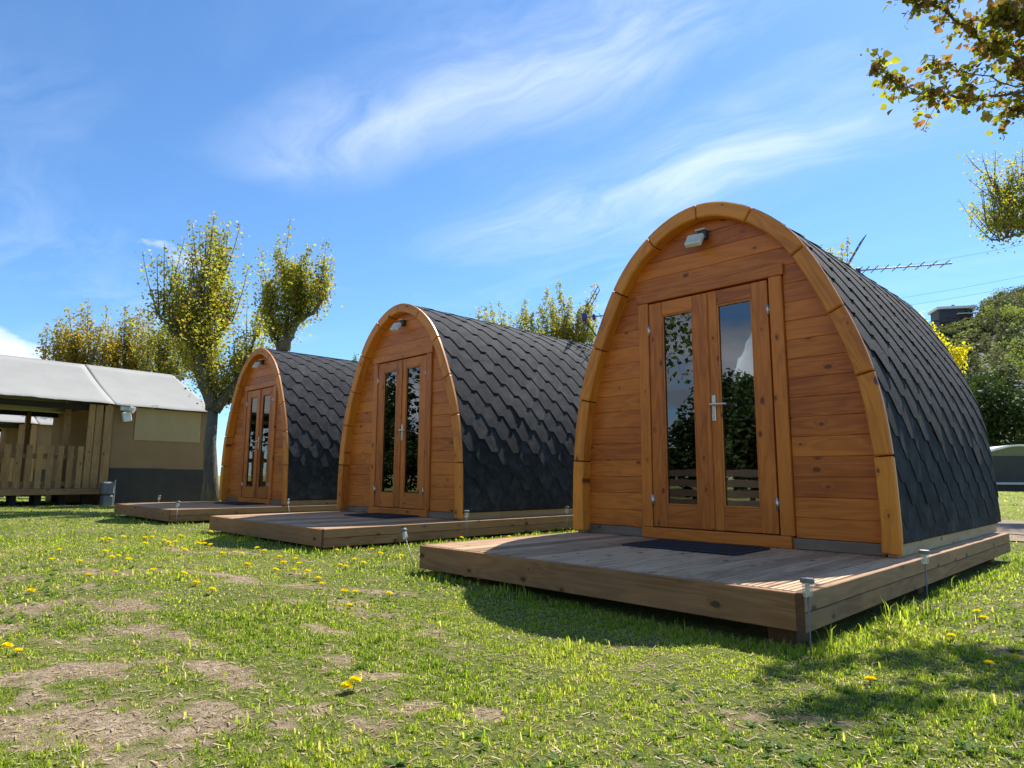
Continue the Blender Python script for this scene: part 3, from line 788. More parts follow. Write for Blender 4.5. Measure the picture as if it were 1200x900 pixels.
FQ = np.stack([ii[:-1, :-1], ii[:-1, 1:], ii[1:, 1:], ii[1:, :-1]], -1).reshape(-1, 4)
dist = np.hypot(fl[0]-CAM[0], fl[1]-CAM[1])
gme = big_mesh('ground', np.stack([fl[0], fl[1], Z], 1), FQ, M['ground'], {'grassy': grassy(*fl), 'farness': np.clip((dist-9)/12, 0, 1)}, True)
obj('ground', gme, kind='structure')
# dirt track crossing behind the nearest pod
def ribbon(name, pts, w0, mat, dz):
    V = []; F = []
    for k, (x, y) in enumerate(pts):
        a = pts[max(k-1, 0)]; b = pts[min(k+1, len(pts)-1)]; t = Vector((b[0]-a[0], b[1]-a[1])).normalized()
        for j in range(9):
            s = (j/8-.5)*w0*(1+.18*math.sin(k*.7+j)*(j in (0, 8))); X, Y = x-t.y*s, y+t.x*s
            V.append((X, Y, float(gz(X, Y))+dz))
    for k in range(len(pts)-1):
        for j in range(8): F.append((k*9+j, k*9+j+1, (k+1)*9+j+1, (k+1)*9+j))
    return obj(name, fix_normals(mesh(name, V, F, mat, True)), kind='structure')
ribbon('dirt_track', [(-26+i*.8, 11.0-.11*i+.4*math.sin(i*.2)) for i in range(64)], 3.4, M['track'], .012)
ribbon('footpath', [(.2+.35*i, 5.4-.02*i*i*.1) for i in range(30)], 1.1, M['track'], .012)

# grass blades as real geometry: dense by the viewer, sparser and coarser outwards
def blades(n, r0, r1, h0, h1, wid, seed, power=1.0, a0=-62, a1=60):
    rg = np.random.default_rng(seed)
    u = rg.random(n); r = (r0**power+u*(r1**power-r0**power))**(1/power)
    a = R(a0)+(R(a1)-R(a0))*rg.random(n)
    x = CAM[0]+r*(FW[0]*np.cos(a)+RT[0]*np.sin(a)); y = CAM[1]+r*(FW[1]*np.cos(a)+RT[1]*np.sin(a))
    # pull into clumps
    cx, cy = np.round(x/.07)*.07+.02*np.sin(y*91), np.round(y/.07)*.07+.02*np.sin(x*87); pull = rg.random(n)*.55
    x += (cx-x)*pull; y += (cy-y)*pull
    gs = grassy(x, y); keep = (rg.random(n) < np.clip((gs-.08)*1.35, .13, 1)) & ~in_pod(x, y, .0)
    ty = 11.0-.11*(x+26)/.8; keep &= ~(np.abs(y-ty) < 1.6)
    x, y, gs, r = x[keep], y[keep], gs[keep], r[keep]; m = len(x)
    tuft = vnoise(x, y, 77, 2, 3.2); tn = np.clip((tuft-.35)*2.2, .15, 1.4)
    nearpod = np.zeros(m)
    for (ox, oy, oz), L in zip(PODS, LEN):
        dx = np.maximum(np.abs(x-ox-.02)-1.25, 0); dy = np.maximum(np.abs(y-oy-.7)-2.23, 0); nearpod = np.maximum(nearpod, np.exp(-(np.hypot(dx, dy)/.16)**2))
    h = (h0+(h1-h0)*rg.random(m)**1.6)*(.55+.6*tn)*(1+.8*nearpod)*(.55+.5*gs); w = wid*(.6+.8*rg.random(m))*(1+.06*r)
    az = rg.random(m)*2*np.pi; lean = (.25+.75*rg.random(m)); bx, by = np.cos(az), np.sin(az)
    wx, wy = -by*w/2, bx*w/2; z = gz(x, y)-.004
    tx = x+bx*h*lean*.75; ty_ = y+by*h*lean*.75; tz = z+h*(1-.38*lean)
    mx_ = x+bx*h*lean*.22; my = y+by*h*lean*.22; mz = z+h*.58
    V = np.empty((m, 5, 3)); V[:, 0] = np.stack([x+wx, y+wy, z], 1); V[:, 1] = np.stack([x-wx, y-wy, z], 1)
    V[:, 2] = np.stack([mx_-wx*.8, my-wy*.8, mz], 1); V[:, 3] = np.stack([mx_+wx*.8, my+wy*.8, mz], 1); V[:, 4] = np.stack([tx, ty_, tz], 1)
    b = (np.arange(m)*5)[:, None]
    F = np.concatenate([b+np.array([0, 1, 2]), b+np.array([0, 2, 3]), b+np.array([3, 2, 4])], 0)
    if r0 > 7:      # far blades need no bend
        V = V[:, [0, 1, 4]]; F = (np.arange(m)*3)[:, None]+np.array([0, 1, 2])
    nv = V.shape[1]
    pt = vnoise(x, y, 55, 3, .9); dry = rg.random(m) < (.12+.40*np.clip(.8-gs, 0, 1)+.25*np.clip(vnoise(x, y, 66, 3, 2.7)-.52, 0, 1)*3)
    tint = np.clip(.10+.56*rg.random(m)+(pt-.5)*.9-.12*nearpod, 0, .72); tint[dry] = .76+.24*rg.random(dry.sum())
    hg = np.zeros((m, nv)); hg[:, -1] = 1
    if nv == 5: hg[:, 2:4] = .55
    return V.reshape(-1, 3), F, {'tint': np.repeat(tint, nv), 'hgt': hg.ravel()}
for args in ((350000, 1.2, 3.6, .010, .033, .0027, 1, 1.6), (190000, 3.2, 8.0, .013, .040, .0050, 2, 1.35), (100000, 7.5, 20, .02, .055, .012, 3, 1.3), (40000, 19, 48, .03, .07, .035, 4, 1.3)):
    V, F, at = blades(*args)
    o = obj('grass', big_mesh('grass', V, F, M['grass'], at), kind='stuff')

# longer tufts the mower left
V, F, at = blades(26000, 1.3, 9, .045, .085, .0048, 31, 1.3)
cm = vnoise(V[::5, 0], V[::5, 1], 88, 2, 3.0) > .60
km = np.repeat(cm, 5); remap = np.cumsum(km)-1; Fk = F[km[F[:, 0]]]
obj('grass_tufts', big_mesh('grass_tufts', V[km], remap[Fk], M['grass'], {k_: a_[km] for k_, a_ in at.items()}), kind='stuff')
# dead straw, clippings and crumbs of soil lying flat
rgl = np.random.default_rng(61); n = 42000
u = rgl.random(n); r_ = (1.2**1.4+u*(9**1.4-1.2**1.4))**(1/1.4); a_ = R(-60)+R(118)*rgl.random(n)
X = CAM[0]+r_*(FW[0]*np.cos(a_)+RT[0]*np.sin(a_)); Y = CAM[1]+r_*(FW[1]*np.cos(a_)+RT[1]*np.sin(a_)); k_ = ~in_pod(X, Y); X, Y = X[k_], Y[k_]; n = len(X)
Zg = gz(X, Y)+(vnoise(X, Y, 21, 3, 9.0)-.5)*.018+.003; az = rgl.random(n)*6.283; l = rgl.uniform(.008, .035, n); w = rgl.uniform(.0008, .0020, n)*(1+.12*np.hypot(X-CAM[0], Y-CAM[1]))
dx, dy = np.cos(az)*l/2, np.sin(az)*l/2; ex, ey = -np.sin(az)*w, np.cos(az)*w; dz = rgl.uniform(-.1, .25, n)*l
V = np.stack([np.stack([X-dx-ex, Y-dy-ey, Zg], 1), np.stack([X-dx+ex, Y-dy+ey, Zg], 1), np.stack([X+dx+ex, Y+dy+ey, Zg+dz], 1), np.stack([X+dx-ex, Y+dy-ey, Zg+dz], 1)], 1).reshape(-1, 3)
F = (np.arange(n)*4)[:, None]+np.array([0, 1, 2, 3])
M['straw'] = leafmat('dead_straw', [(0, (.30, .22, .12)), (.4, (.52, .42, .26)), (.7, (.20, .13, .07)), (1, (.62, .54, .36))], .15)
obj('dead_straw', big_mesh('dead_straw', V, F, M['straw']), kind='stuff')
def pebbles(n, seed):
    rp = np.random.default_rng(seed); base = np.array([(1, 0, 0), (-1, 0, 0), (0, 1, 0), (0, -1, 0), (0, 0, 1), (0, 0, -1)], float); tri = np.array([(0, 2, 4), (2, 1, 4), (1, 3, 4), (3, 0, 4), (2, 0, 5), (1, 2, 5), (3, 1, 5), (0, 3, 5)])
    u = rp.random(n); r_ = (1.2**1.3+u*(7**1.3-1.2**1.3))**(1/1.3); a_ = R(-60)+R(118)*rp.random(n)
    X = CAM[0]+r_*(FW[0]*np.cos(a_)+RT[0]*np.sin(a_)); Y = CAM[1]+r_*(FW[1]*np.cos(a_)+RT[1]*np.sin(a_)); k_ = (~in_pod(X, Y, .02)) & (rp.random(n) > grassy(X, Y)*1.1); X, Y = X[k_], Y[k_]; n = len(X)
    S = .0018+.006*rp.random(n)**4; C_ = np.stack([X, Y, gz(X, Y)+(vnoise(X, Y, 21, 3, 9.0)-.5)*.018+.001], 1)
    V = C_[:, None, :]+base[None]*S[:, None, None]*rp.uniform(.5, 1.2, (n, 6, 1)); return V.reshape(-1, 3), ((np.arange(n)*6)[:, None, None]+tri[None]).reshape(-1, 3)
V, F = pebbles(16000, 71)
M['crumb'] = leafmat('soil_crumb', [(0, (.22, .15, .10)), (.5, (.38, .28, .19)), (1, (.50, .42, .33))], .02)
obj('soil_crumbs', big_mesh('soil_crumbs', V, F, M['crumb']), kind='stuff')

# broad-leaved weeds: rosettes lying in the turf, nobody could count them
def rosettes(n, seed, r0, r1, centres=None, size=(.02, .055), name='weed_rosettes'):
    rg = np.random.default_rng(seed)
    Vs = []; Fs = []; c = 0
    pts = []
    while len(pts) < n:
        r_ = (r0**1.3+rg.random()*(r1**1.3-r0**1.3))**(1/1.3); a = R(-58+112*rg.random())
        x = CAM[0]+r_*(FW[0]*math.cos(a)+RT[0]*math.sin(a)); y = CAM[1]+r_*(FW[1]*math.cos(a)+RT[1]*math.sin(a))
        if in_pod(np.array(x), np.array(y), .02): continue
        if vnoise(np.array(x), np.array(y), 91, 2, 1.1) < .50+.25*rg.random()-.12*(x < 0): continue
        pts.append((x, y))
    for x, y in pts:
        z = float(gz(x, y)); k = rg.integers(5, 10); S = rg.uniform(*size)
        for j in range(k):
            a = j*2.4+rg.uniform(-.4, .4); l = S*rg.uniform(.6, 1.2); w = l*rg.uniform(.16, .34); e = rg.uniform(.12, .75)
            d_ = np.array((math.cos(a), math.sin(a), 0)); p = np.array((-d_[1], d_[0], 0)); o = np.array((x, y, z+.002))
            q1 = o+d_*l*.5+np.array((0, 0, l*e*.6)); q2 = o+d_*l+np.array((0, 0, l*e*.7))
            Vs += [o, q1+p*w, q2, q1-p*w, q1-np.array((0, 0, w*.5))]; Fs += [(c, c+1, c+4), (c+1, c+2, c+4), (c+2, c+3, c+4), (c+3, c, c+4)]; c += 5
    return obj(name, big_mesh(name, np.array(Vs), np.array(Fs), M['weed']), kind='stuff')
rosettes(2600, 8, 1.3, 12, size=(.012, .032))
rosettes(1500, 9, 1.5, 5, size=(.008, .018), name='clover_leaves')

# dandelions
def dandelion(h):
    st_ = MB().tube([(0, 0, -.01), (.003, .002, h*.5), (0, 0, h)], .0016, 5).mesh('stem', M['stem'])
    V = []; F = []; rr = random.Random(int(h*1e4))
    for ring, (r_, z_, k) in enumerate(((.021, .004, 17), (.016, .009, 13), (.010, .012, 9))):
        for j in range(k):
            a = 2*math.pi*(j+rr.random()*.4)/k; w = .0042; b = len(V); ca, sa = math.cos(a), math.sin(a)
            V += [(0, 0, h), (ca*r_*.7-sa*w, sa*r_*.7+ca*w, h+z_*.9), (ca*r_, sa*r_, h+z_), (ca*r_*.7+sa*w, sa*r_*.7-ca*w, h+z_*.9)]; F.append((b, b+1, b+2, b+3))
    return st_, mesh('flower_head', V, F, M['petal'])
DM = [dandelion(h) for h in (.016, .024, .034)]
DAND = [(255, 608), (262, 607), (275, 606), (335, 612), (320, 603), (350, 607), (170, 634), (178, 635), (190, 641), (197, 640), (206, 641), (212, 635), (200, 645), (232, 643), (240, 645), (120, 636), (127, 637), (122, 656), (130, 660), (138, 661),
        (143, 636), (104, 683), (150, 666), (215, 653), (247, 643), (262, 655), (276, 656), (283, 654), (302, 648), (310, 653), (328, 657), (347, 661), (333, 668), (322, 674), (345, 676), (361, 679), (372, 684), (378, 692), (352, 669), (405, 669), (416, 661), (424, 668),
        (398, 667), (385, 638), (395, 640), (405, 641), (395, 650), (374, 646), (436, 647), (445, 653), (352, 640), (300, 628), (318, 634), (245, 630), (262, 632), (280, 640), (212, 684), (230, 690), (247, 700), (180, 681), (135, 680), (70, 653), (60, 668), (36, 700), (92, 668), (5, 768), (20, 768),
        (407, 800), (414, 798), (410, 712), (417, 699), (404, 700), (470, 655), (540, 635), (549, 633), (563, 630), (607, 628), (618, 625), (597, 632), (640, 622), (650, 620), (628, 624), (1115, 740), (1147, 715), (1152, 717), (1158, 770), (1192, 766), (1020, 786), (455, 700), (170, 645), (290, 668)]
rd = random.Random(4)
def ground_hit(u, v, z=GZ+.04):
    dd = f3*774.66+r4*(u-600)-u4*(v-450); t = (z-CAM[2])/dd.z; return CAM[0]+dd.x*t, CAM[1]+dd.y*t
for k, (u, v) in enumerate(DAND):
    x, y = ground_hit(u, v)
    if in_pod(np.array(x), np.array(y), .01): continue
    st_, hd = DM[k % 3]
    t = thing('dandelion', 'small yellow dandelion in bloom in the lawn', 'flower', (x, y, float(gz(x, y))), rd.uniform(0, 6), 'yellow dandelions scattered over the lawn')
    far_s = 1.0+.09*max(0, math.hypot(x-CAM[0], y-CAM[1])-3)
    t.scale = (far_s,)*3; t.rotation_euler = (R(rd.uniform(-14, 14)), R(rd.uniform(-14, 14)), rd.uniform(0, 6))
    obj('stem', st_, t); obj('flower_head', hd, t)

# ------------------------------------------------------------------ trees
def leaf_mesh(name, P, size, mat, seed=0, heart=False, droop=0.0, aspect=.85):
    """P (n,3) leaf bases; every leaf is a small folded blade of its own"""
    rg = np.random.default_rng(seed); n = len(P); S = size*(.38+.95*rg.random(n)**1.2)[:, None]
    d = rg.normal(size=(n, 3)); d[:, 2] = d[:, 2]*.6-droop; d /= np.linalg.norm(d, axis=1)[:, None]
    e = rg.normal(size=(n, 3)); e -= (e*d).sum(1)[:, None]*d; e /= np.linalg.norm(e, axis=1)[:, None]; f_ = np.cross(d, e)
    if heart:
        prof_ = [(0, 0, 0), (.16, .34, .10), (.45, .42, .12), (.78, .20, .05), (1.05, 0, -.06), (.78, -.20, .05), (.45, -.42, .12), (.16, -.34, .10), (.5, 0, 0)]
        V = np.stack([P+S*(a*d+b*aspect*e+c*f_) for a, b, c in prof_], 1)
        b = (np.arange(n)*9)[:, None]; F = np.concatenate([b+np.array([i, (i+1) % 8, 8]) for i in range(8)], 0)
        return big_mesh(name, V.reshape(-1, 3), F, mat)
    V = np.stack([P, P+S*(.5*d+.42*aspect*e+.12*f_), P+S*d, P+S*(.5*d-.42*aspect*e+.12*f_)], 1)
    b = (np.arange(n)*4)[:, None]; F = np.concatenate([b+np.array([0, 1, 2]), b+np.array([0, 2, 3])], 0)
    return big_mesh(name, V.reshape(-1, 3), F, mat)
def bez(p0, p1, p2, n):
    t = np.linspace(0, 1, n)[:, None]; return (1-t)**2*np.array(p0)+2*t*(1-t)*np.array(p1)+t*t*np.array(p2)
def poplar(label, base, trunk, limbs, nshoot, slen, leaves, lsize, mat, r0=.17, spread=.5, seed=0, cat='tree', group=None, name='poplar_tree', col_r=.10, lowleaf=.3):
    """pollarded tree: trunk polyline, thick limbs, then many upright leafy shoots. coordinates local to base"""
    rg = np.random.default_rng(seed); t = thing(name, label, cat, tuple(base), 0, group)
    mb = MB(); T = [np.array(p, float) for p in trunk]
    k = len(T); mb.tube(T, [r0*(1.35 if i == 0 else 1)*(1-.38*i/(k-1)) for i in range(k)], 14); mb.build('trunk', M['bark'], t, True)
    starts = []; lb = MB()
    for p0, p1, p2, ra, rb in limbs:
        c = bez(p0, p1, p2, 9); c[1:-1] += rg.normal(0, .025, (7, 3)); lb.tube(c, np.linspace(ra, rb, 9), 9)
        for q in np.linspace(.25, 1, 12): starts.append((c[int(q*8)], q))
    lb.build('limb', M['bark'], t, True)
    tw = MB(); P = []; cen = np.mean([s[0] for s in starts], 0)
    for s in range(nshoot):
        p, q = starts[rg.integers(len(starts))]; p = p+rg.normal(0, .05, 3)
        out = p-cen; out[2] = 0; out = out*.6+rg.normal(0, 1, 3)*np.array((1, 1, 0)); out /= max(np.linalg.norm(out), .1)
        L = slen*rg.uniform(.35, 1.0)*(.65+.45*q); ln = spread*rg.uniform(.15, 1.0)
        p1 = p+out*L*ln*.6+np.array((0, 0, L*.35)); p2 = p+out*L*ln+np.array((0, 0, L*rg.uniform(.75, 1)))
        c = bez(p, p1, p2, 7); tw.tube(c, np.linspace(.014, .003, 7), 4, False)
        m = int(leaves/nshoot*rg.uniform(.6, 1.4)*L/slen*1.4); tt = rg.random(m)**.85
        base_ = c[(tt*6).astype(int)]; nx_ = c[np.minimum((tt*6).astype(int)+1, 6)]; fr_ = ((tt*6) % 1)[:, None]
        jit = rg.normal(0, 1, (m, 3))*col_r*(1.15-.75*tt)[:, None]; P.append(base_*(1-fr_)+nx_*fr_+jit)
    tw.build('twig', M['twig'], t, kind='stuff')
    P = np.concatenate(P, 0)
    obj('crown', leaf_mesh('crown', P, lsize, mat, seed+1, droop=.25), t, kind='stuff')
    return t
def gpt(u, dep):
    p = site(u, 558, dep); return Vector((p.x, p.y, float(gz(p.x, p.y))-.03))
def loc_pt(base, u, v, dep): return np.array(site(u, v, dep)-base)
# the near poplar behind the smallest pod
b = gpt(249, 11.9); D = 11.9
lp = lambda u, v, dd=0: loc_pt(b, u, v, D+dd)
T1 = poplar('tall leafy poplar growing between the safari tent and the smallest pod', b, [(0, 0, -.1), lp(247, 560), lp(246, 520), lp(250, 478)],
    [(lp(249, 480), lp(238, 440), lp(232, 402), .125, .09), (lp(232, 404), lp(222, 370), lp(205, 345, .3), .07, .03), (lp(233, 404), lp(243, 360), lp(238, 320, -.3), .075, .03),
     (lp(252, 482), lp(272, 455), lp(290, 425, -.2), .10, .035), (lp(236, 420), lp(260, 390, .5), lp(268, 365, .7), .06, .03), (lp(234, 410), lp(215, 400, -.5), lp(188, 372, -.8), .05, .02), (lp(235, 400), lp(255, 345, .3), lp(262, 320, .6), .05, .02), (lp(252, 480), lp(278, 462, .4), lp(302, 450, .6), .06, .02), (lp(240, 440), lp(225, 420, .9), lp(205, 405, 1.3), .05, .02), (lp(262, 465), lp(240, 440, .8), lp(215, 425, 1.1), .05, .02)],
    300, 1.35, 27000, .060, M['leaf_poplar'], .14, .34, 21, col_r=.125)
b = gpt(322, 16.2); D = 16.2
poplar('forked poplar rising behind the smallest pod roof', b, [(0, 0, -.1), lp(324, 520), lp(328, 450), lp(333, 408)],
    [(lp(333, 410), lp(340, 390), lp(352, 372), .15, .08), (lp(331, 412), lp(322, 400), lp(308, 378, .4), .09, .04), (lp(350, 376), lp(366, 368), lp(378, 352, -.4), .07, .03), (lp(350, 374), lp(340, 345, .5), lp(328, 325, .5), .06, .03), (lp(352, 374), lp(352, 350), lp(350, 335), .06, .03), (lp(320, 400), lp(312, 380, -.4), lp(322, 360, -.6), .05, .02)],
    130, 1.6, 15000, .076, M['leaf_poplar'], .15, .30, 33, col_r=.13)
def row_tree(lb, u, dep, top, hw, n_, leaves, ls, mat, sd, group, sl=1.5, base_v=415, spread=.35, col_r=.15):
    b = gpt(u, dep); P_ = lambda uu, vv, dd=0: np.array(site(uu, vv, dep+dd)-b)
    limbs = []
    for j, q in enumerate(np.linspace(-1, 1, 7)):
        tv_ = base_v-(base_v-top)*.42*(1-abs(q)**1.5)+4*((j*37) % 5-2)
        limbs.append((P_(u, 470), P_(u+q*hw*.45, (470+tv_)/2+6, ((j*53) % 7-3)*.18), P_(u+q*hw*.9, tv_+8, ((j*31) % 7-3)*.25), .085, .02))
    return poplar(lb, b, [(0, 0, -.1), P_(u+1, 520), P_(u, 468)], limbs, n_, sl, leaves, ls, mat, .2, spread, sd, group=group, col_r=col_r)
for u, dep, top, hw, n_, lv_, mt, sd, lb in ((88, 22, 352, 44, 90, 12000, 'leaf_bronze', 5, 'leftmost bronze-leaved poplar showing above the pale tent roof'), (146, 23, 350, 40, 90, 12000, 'leaf_bronze', 6, 'bronze-leaved poplar above the tent roof, just left of the tall near poplar'), (194, 21, 372, 34, 70, 9000, 'leaf_poplar', 7, 'greener poplar above the tent roof, half behind the tall near poplar')):
    row_tree(lb, u, dep, top, hw, n_, lv_, .085, M[mt], sd, 'poplars behind the safari tent', sl=1.8, base_v=418, spread=.2, col_r=.14)
# row seen over the middle pod roof
for u, dep, top, hw, n_, lv_, sd, sp_, lb in ((588, 25, 352, 36, 60, 8500, 15, .14, 'sparse poplar with thin upright shoots above the middle pod roof'), (662, 24, 332, 48, 120, 21000, 16, .24, 'denser poplar with upright shoots above the middle pod roof, touching the nearest arch')):
    row_tree(lb, u, dep, top, hw, n_, lv_, .085, M['leaf_poplar'], sd, 'upright poplars behind the middle pod', sl=1.8, base_v=388, spread=sp_, col_r=.11)
b = gpt(975, 15); D = 15
poplar('poplar top peeping over the nearest pod roof beside the aerial', b, [(0, 0, -.1), lp(975, 480), lp(974, 380)], [(lp(974, 382), lp(970, 350), lp(966, 325), .10, .05), (lp(974, 382), lp(984, 355), lp(990, 335, .2), .10, .05), (lp(974, 382), lp(950, 360), lp(940, 345, .2), .08, .04)],
    26, 1.35, 3600, .07, M['leaf_poplar'], .17, .12, 17)
b = gpt(416, 28); D = 28
poplar('thin poplar tip in the gap between the smallest and middle pods', b, [(0, 0, -.1), lp(416, 500), lp(416, 440)], [(lp(416, 442), lp(416, 435), lp(415, 428), .08, .04)], 6, .95, 420, .08, M['leaf_green'], .12, .08, 18, col_r=.08)
b = gpt(1090, 19); D = 19
poplar('bright yellow flowering tree along the back of the nearest pod roof', b, [(0, 0, -.1), lp(1090, 500), lp(1088, 450)], [(lp(1088, 452), lp(1080, 425), lp(1078, 400), .12, .05), (lp(1088, 452), lp(1105, 430), lp(1118, 432, .4), .1, .04), (lp(1088, 452), lp(1092, 420, .5), lp(1096, 410, .9), .1, .04), (lp(1088, 470), lp(1110, 460), lp(1124, 456), .08, .03)],
    90, .95, 7500, .09, M['leaf_yellow'], .14, .5, 19, name='flowering_tree', col_r=.12)
# right edge: crown with a heavy limb coming in from beyond the frame
b = gpt(1290, 13.5); D = 13.5
poplar('leafy poplar crown entering at the right edge above the hillside', b, [(0, 0, -.1), lp(1288, 480), lp(1275, 360), lp(1262, 300)],
    [(lp(1262, 302), lp(1225, 275), lp(1192, 262), .10, .06), (lp(1195, 263), lp(1178, 245), lp(1168, 215), .07, .03), (lp(1195, 264), lp(1175, 268), lp(1156, 262, .2), .05, .02), (lp(1200, 266), lp(1200, 230), lp(1205, 195), .08, .03), (lp(1250, 295), lp(1240, 240, .5), lp(1250, 190, .5), .12, .04), (lp(1205, 270), lp(1185, 280, -.3), lp(1160, 280, -.4), .04, .015)],
    150, .95, 8500, .062, M['leaf_poplar'], .25, .8, 23, col_r=.14)
# overhanging branch at the top right, close to the viewer; its tree stands right of the frame
b = gpt(1420, 6.2)
def near_tree():
    t = thing('overhanging_tree', 'near tree whose leafy branches hang in at the top right corner', 'tree', tuple(b))
    L_ = lambda u, v, dep: np.array(site(u, v, dep)-b)
    MB().tube([(0, 0, -.1), L_(1415, 300, 6.2), L_(1400, 120, 6.0), L_(1370, 30, 5.8)], [.2, .16, .13, .10], 12).build('trunk', M['bark'], t, True)
    rg = np.random.default_rng(77); mb = MB(); tw = MB(); P = []
    # u, v of way points for each branch
    BR = [([(1370, 30, 5.8), (1290, 85, 5.5), (1195, 72, 5.3), (1130, 28, 5.1), (1085, 0, 5.0), (1055, -22, 4.9)], .045, 15, 30),
          ([(1400, 120, 6.0), (1290, 125, 5.4), (1200, 108, 5.2), (1150, 114, 5.1), (1105, 113, 5.0), (1062, 103, 4.9), (1045, 92, 4.88), (1032, 72, 4.85)], .030, 11, 24),
          ([(1400, 100, 6.0), (1280, 60, 5.5), (1200, 53, 5.3), (1160, 51, 5.2)], .03, 12, 20),
          ([(1200, 102, 5.25), (1160, 92, 5.15), (1115, 80, 5.05), (1088, 64, 5.0)], .010, 6, 14),
          ([(1380, 60, 5.9), (1300, 0, 5.6), (1220, -18, 5.4), (1150, -25, 5.3)], .04, 14, 26),
          ([(1370, 30, 5.8), (1330, -40, 5.8), (1240, -90, 5.9), (1140, -120, 5.9)], .045, 14, 26),
          ([(1400, 120, 6.0), (1330, 165, 5.8), (1260, 150, 5.6), (1205, 128, 5.4), (1182, 132, 5.35)], .03, 12, 22),
          ([(1380, 60, 5.9), (1400, -60, 6.4), (1330, -150, 6.8), (1210, -190, 7.0)], .06, 18, 30),
          ([(1390, 90, 6.0), (1340, 40, 5.2), (1270, 20, 4.8), (1205, 24, 4.6), (1168, 12, 4.6)], .03, 16, 28),
          ([(1350, 40, 5.8), (1290, 20, 5.4), (1225, 0, 5.2), (1175, -14, 5.1)], .025, 16, 28), ([(1400, 120, 6.0), (1320, 100, 5.7), (1240, 88, 5.5), (1180, 78, 5.4)], .02, 14, 26)]
    for pts, r_, nt, nl in BR:
        c = np.array([L_(*p) for p in pts]); k = len(c); dense = []
        for i in range(k-1):
            for q in np.linspace(0, 1, 5, endpoint=False):
                p0, p1, p2, p3 = c[max(i-1, 0)], c[i], c[i+1], c[min(i+2, k-1)]
                dense.append(.5*((2*p1)+(-p0+p2)*q+(2*p0-5*p1+4*p2-p3)*q*q+(-p0+3*p1-3*p2+p3)*q**3))
        dense.append(c[-1]); dense = np.array(dense); m = len(dense)
        mb.tube(dense+rg.normal(0, .012, dense.shape), np.linspace(r_*.6, .003, m)**1.0, 7)
        for j in range(nt*3):
            q = rg.uniform(.22, 1)**.8; p = dense[int(q*(m-1))]; d_ = rg.normal(size=3)*np.array((1, 1, .7)); d_ /= np.linalg.norm(d_); l = rg.uniform(.06, .42)*(1.15-q*.75)
            e = p+d_*l+np.array((0, 0, -.03)); cc = bez(p, (p+e)/2+np.array((0, 0, .03)), e, 5); tw.tube(cc, np.linspace(.004, .0015, 5), 4, False)
            for _ in range(int(nl*.62)):
                P.append(cc[rg.integers(1, 5)]+rg.normal(0, .030, 3))
        for _ in range(int(nl*1.3)): P.append(dense[int(rg.uniform(.25, 1)*(m-1))]+rg.normal(0, .032, 3))
    mb.build('branch', M['bark'], t, True); tw.build('twig', M['twig'], t, kind='stuff')
    obj('crown', leaf_mesh('crown', np.array(P), .056, M['leaf_near'], 5, heart=True, droop=.55, aspect=1.0), t, kind='stuff')
near_tree()

# generic round-crowned trees for the hedge and the far slope
def clump_points(n, rx, ry, rz, rg, lobes=9):
    P = []
    for k in range(lobes):
        a = rg.normal(size=3); a /= np.linalg.norm(a); c = a*np.array((rx, ry, rz))*rg.uniform(.25, .72); rad = rg.uniform(.32, .5)*min(rx, rz)
        m = n//lobes; d_ = rg.normal(size=(m, 3)); d_ /= np.linalg.norm(d_, axis=1)[:, None]
        P.append(c+d_*rad*(rg.random((m, 1))**.33))
    return np.concatenate(P, 0)
def round_tree(label, base, h, rx, mat, seed, n=2600, ls=.28, name='broadleaf_tree', group=None, low=.12):
    rg = np.random.default_rng(seed); t = thing(name, label, 'tree', tuple(base), 0, group)
    MB().tube([(0, 0, -.1), (.1, 0, h*.3), (0, .1, h*.7)], [h*.028, h*.022, h*.01], 8).build('trunk', M['bark'], t, True)
    rz = h*(1-low)/2; P = clump_points(n, rx, rx, rz, rg, 14)+np.array((0, 0, h-rz))
    obj('crown', leaf_mesh('crown', P, ls, mat, seed, droop=.1), t, kind='stuff'); return t
for k, (u, dep, top, rx, lb) in enumerate(((1128, 62, 440, 3.6, 'dark evergreen tree nearest the pod roof, behind the grey awnings'), (1168, 58, 428, 4.2, 'dark evergreen tree directly above the grey awnings'), (1214, 56, 425, 4.4, 'dark evergreen tree at the right edge above the grey awnings'), (1262, 60, 430, 4.4, 'dark evergreen tree just past the right edge'), (1090, 66, 450, 4, 'dark evergreen tree hidden mostly by the pod roof'))):
    b = gpt(u, dep); round_tree(lb, b, (558-top)/774.66*dep+.7, rx, M['leaf_dark'], 60+k, 3400, .42, 'evergreen_tree', 'dark trees behind the awnings', .02)

# ------------------------------------------------------------------ hillside with woodland and the house on its brow
def hill_h(u, dep):
    top = np.interp(u, [960, 1030, 1070, 1090, 1125, 1150, 1175, 1200, 1260, 1400, 1700], [558, 470, 400, 386, 377, 372, 362, 350, 344, 345, 470])
    zt = (558-top)/774.66*220; s = np.clip((dep-72)/(214-72), 0, 1); s = s*s*(3-2*s)*.35+s*.65
    fall = np.clip((dep-222)/130, 0, 1); return -1.2+zt*s*(1-.8*fall)+(vnoise(u*.02, dep*.03, 8, 3, 1)-.5)*4*s*(dep < 205)
us = np.arange(960, 1705, 15.); ds = np.linspace(66, 345, 48); UU, DD = np.meshgrid(us, ds)
lat = (UU-600)/782.*DD; HX = CAM[0]+RT[0]*lat+FW[0]*DD; HY = CAM[1]+RT[1]*lat+FW[1]*DD; HZ = hill_h(UU, DD)
n0, n1 = UU.shape; ii = np.arange(n0*n1).reshape(n0, n1)
FQ = np.stack([ii[:-1, :-1], ii[:-1, 1:], ii[1:, 1:], ii[1:, :-1]], -1).reshape(-1, 4)
M['hill'] = simple('hill_scrub', (.07, .075, .032), .95, var=.45, vs=.05, bump=.5, bs=.6)
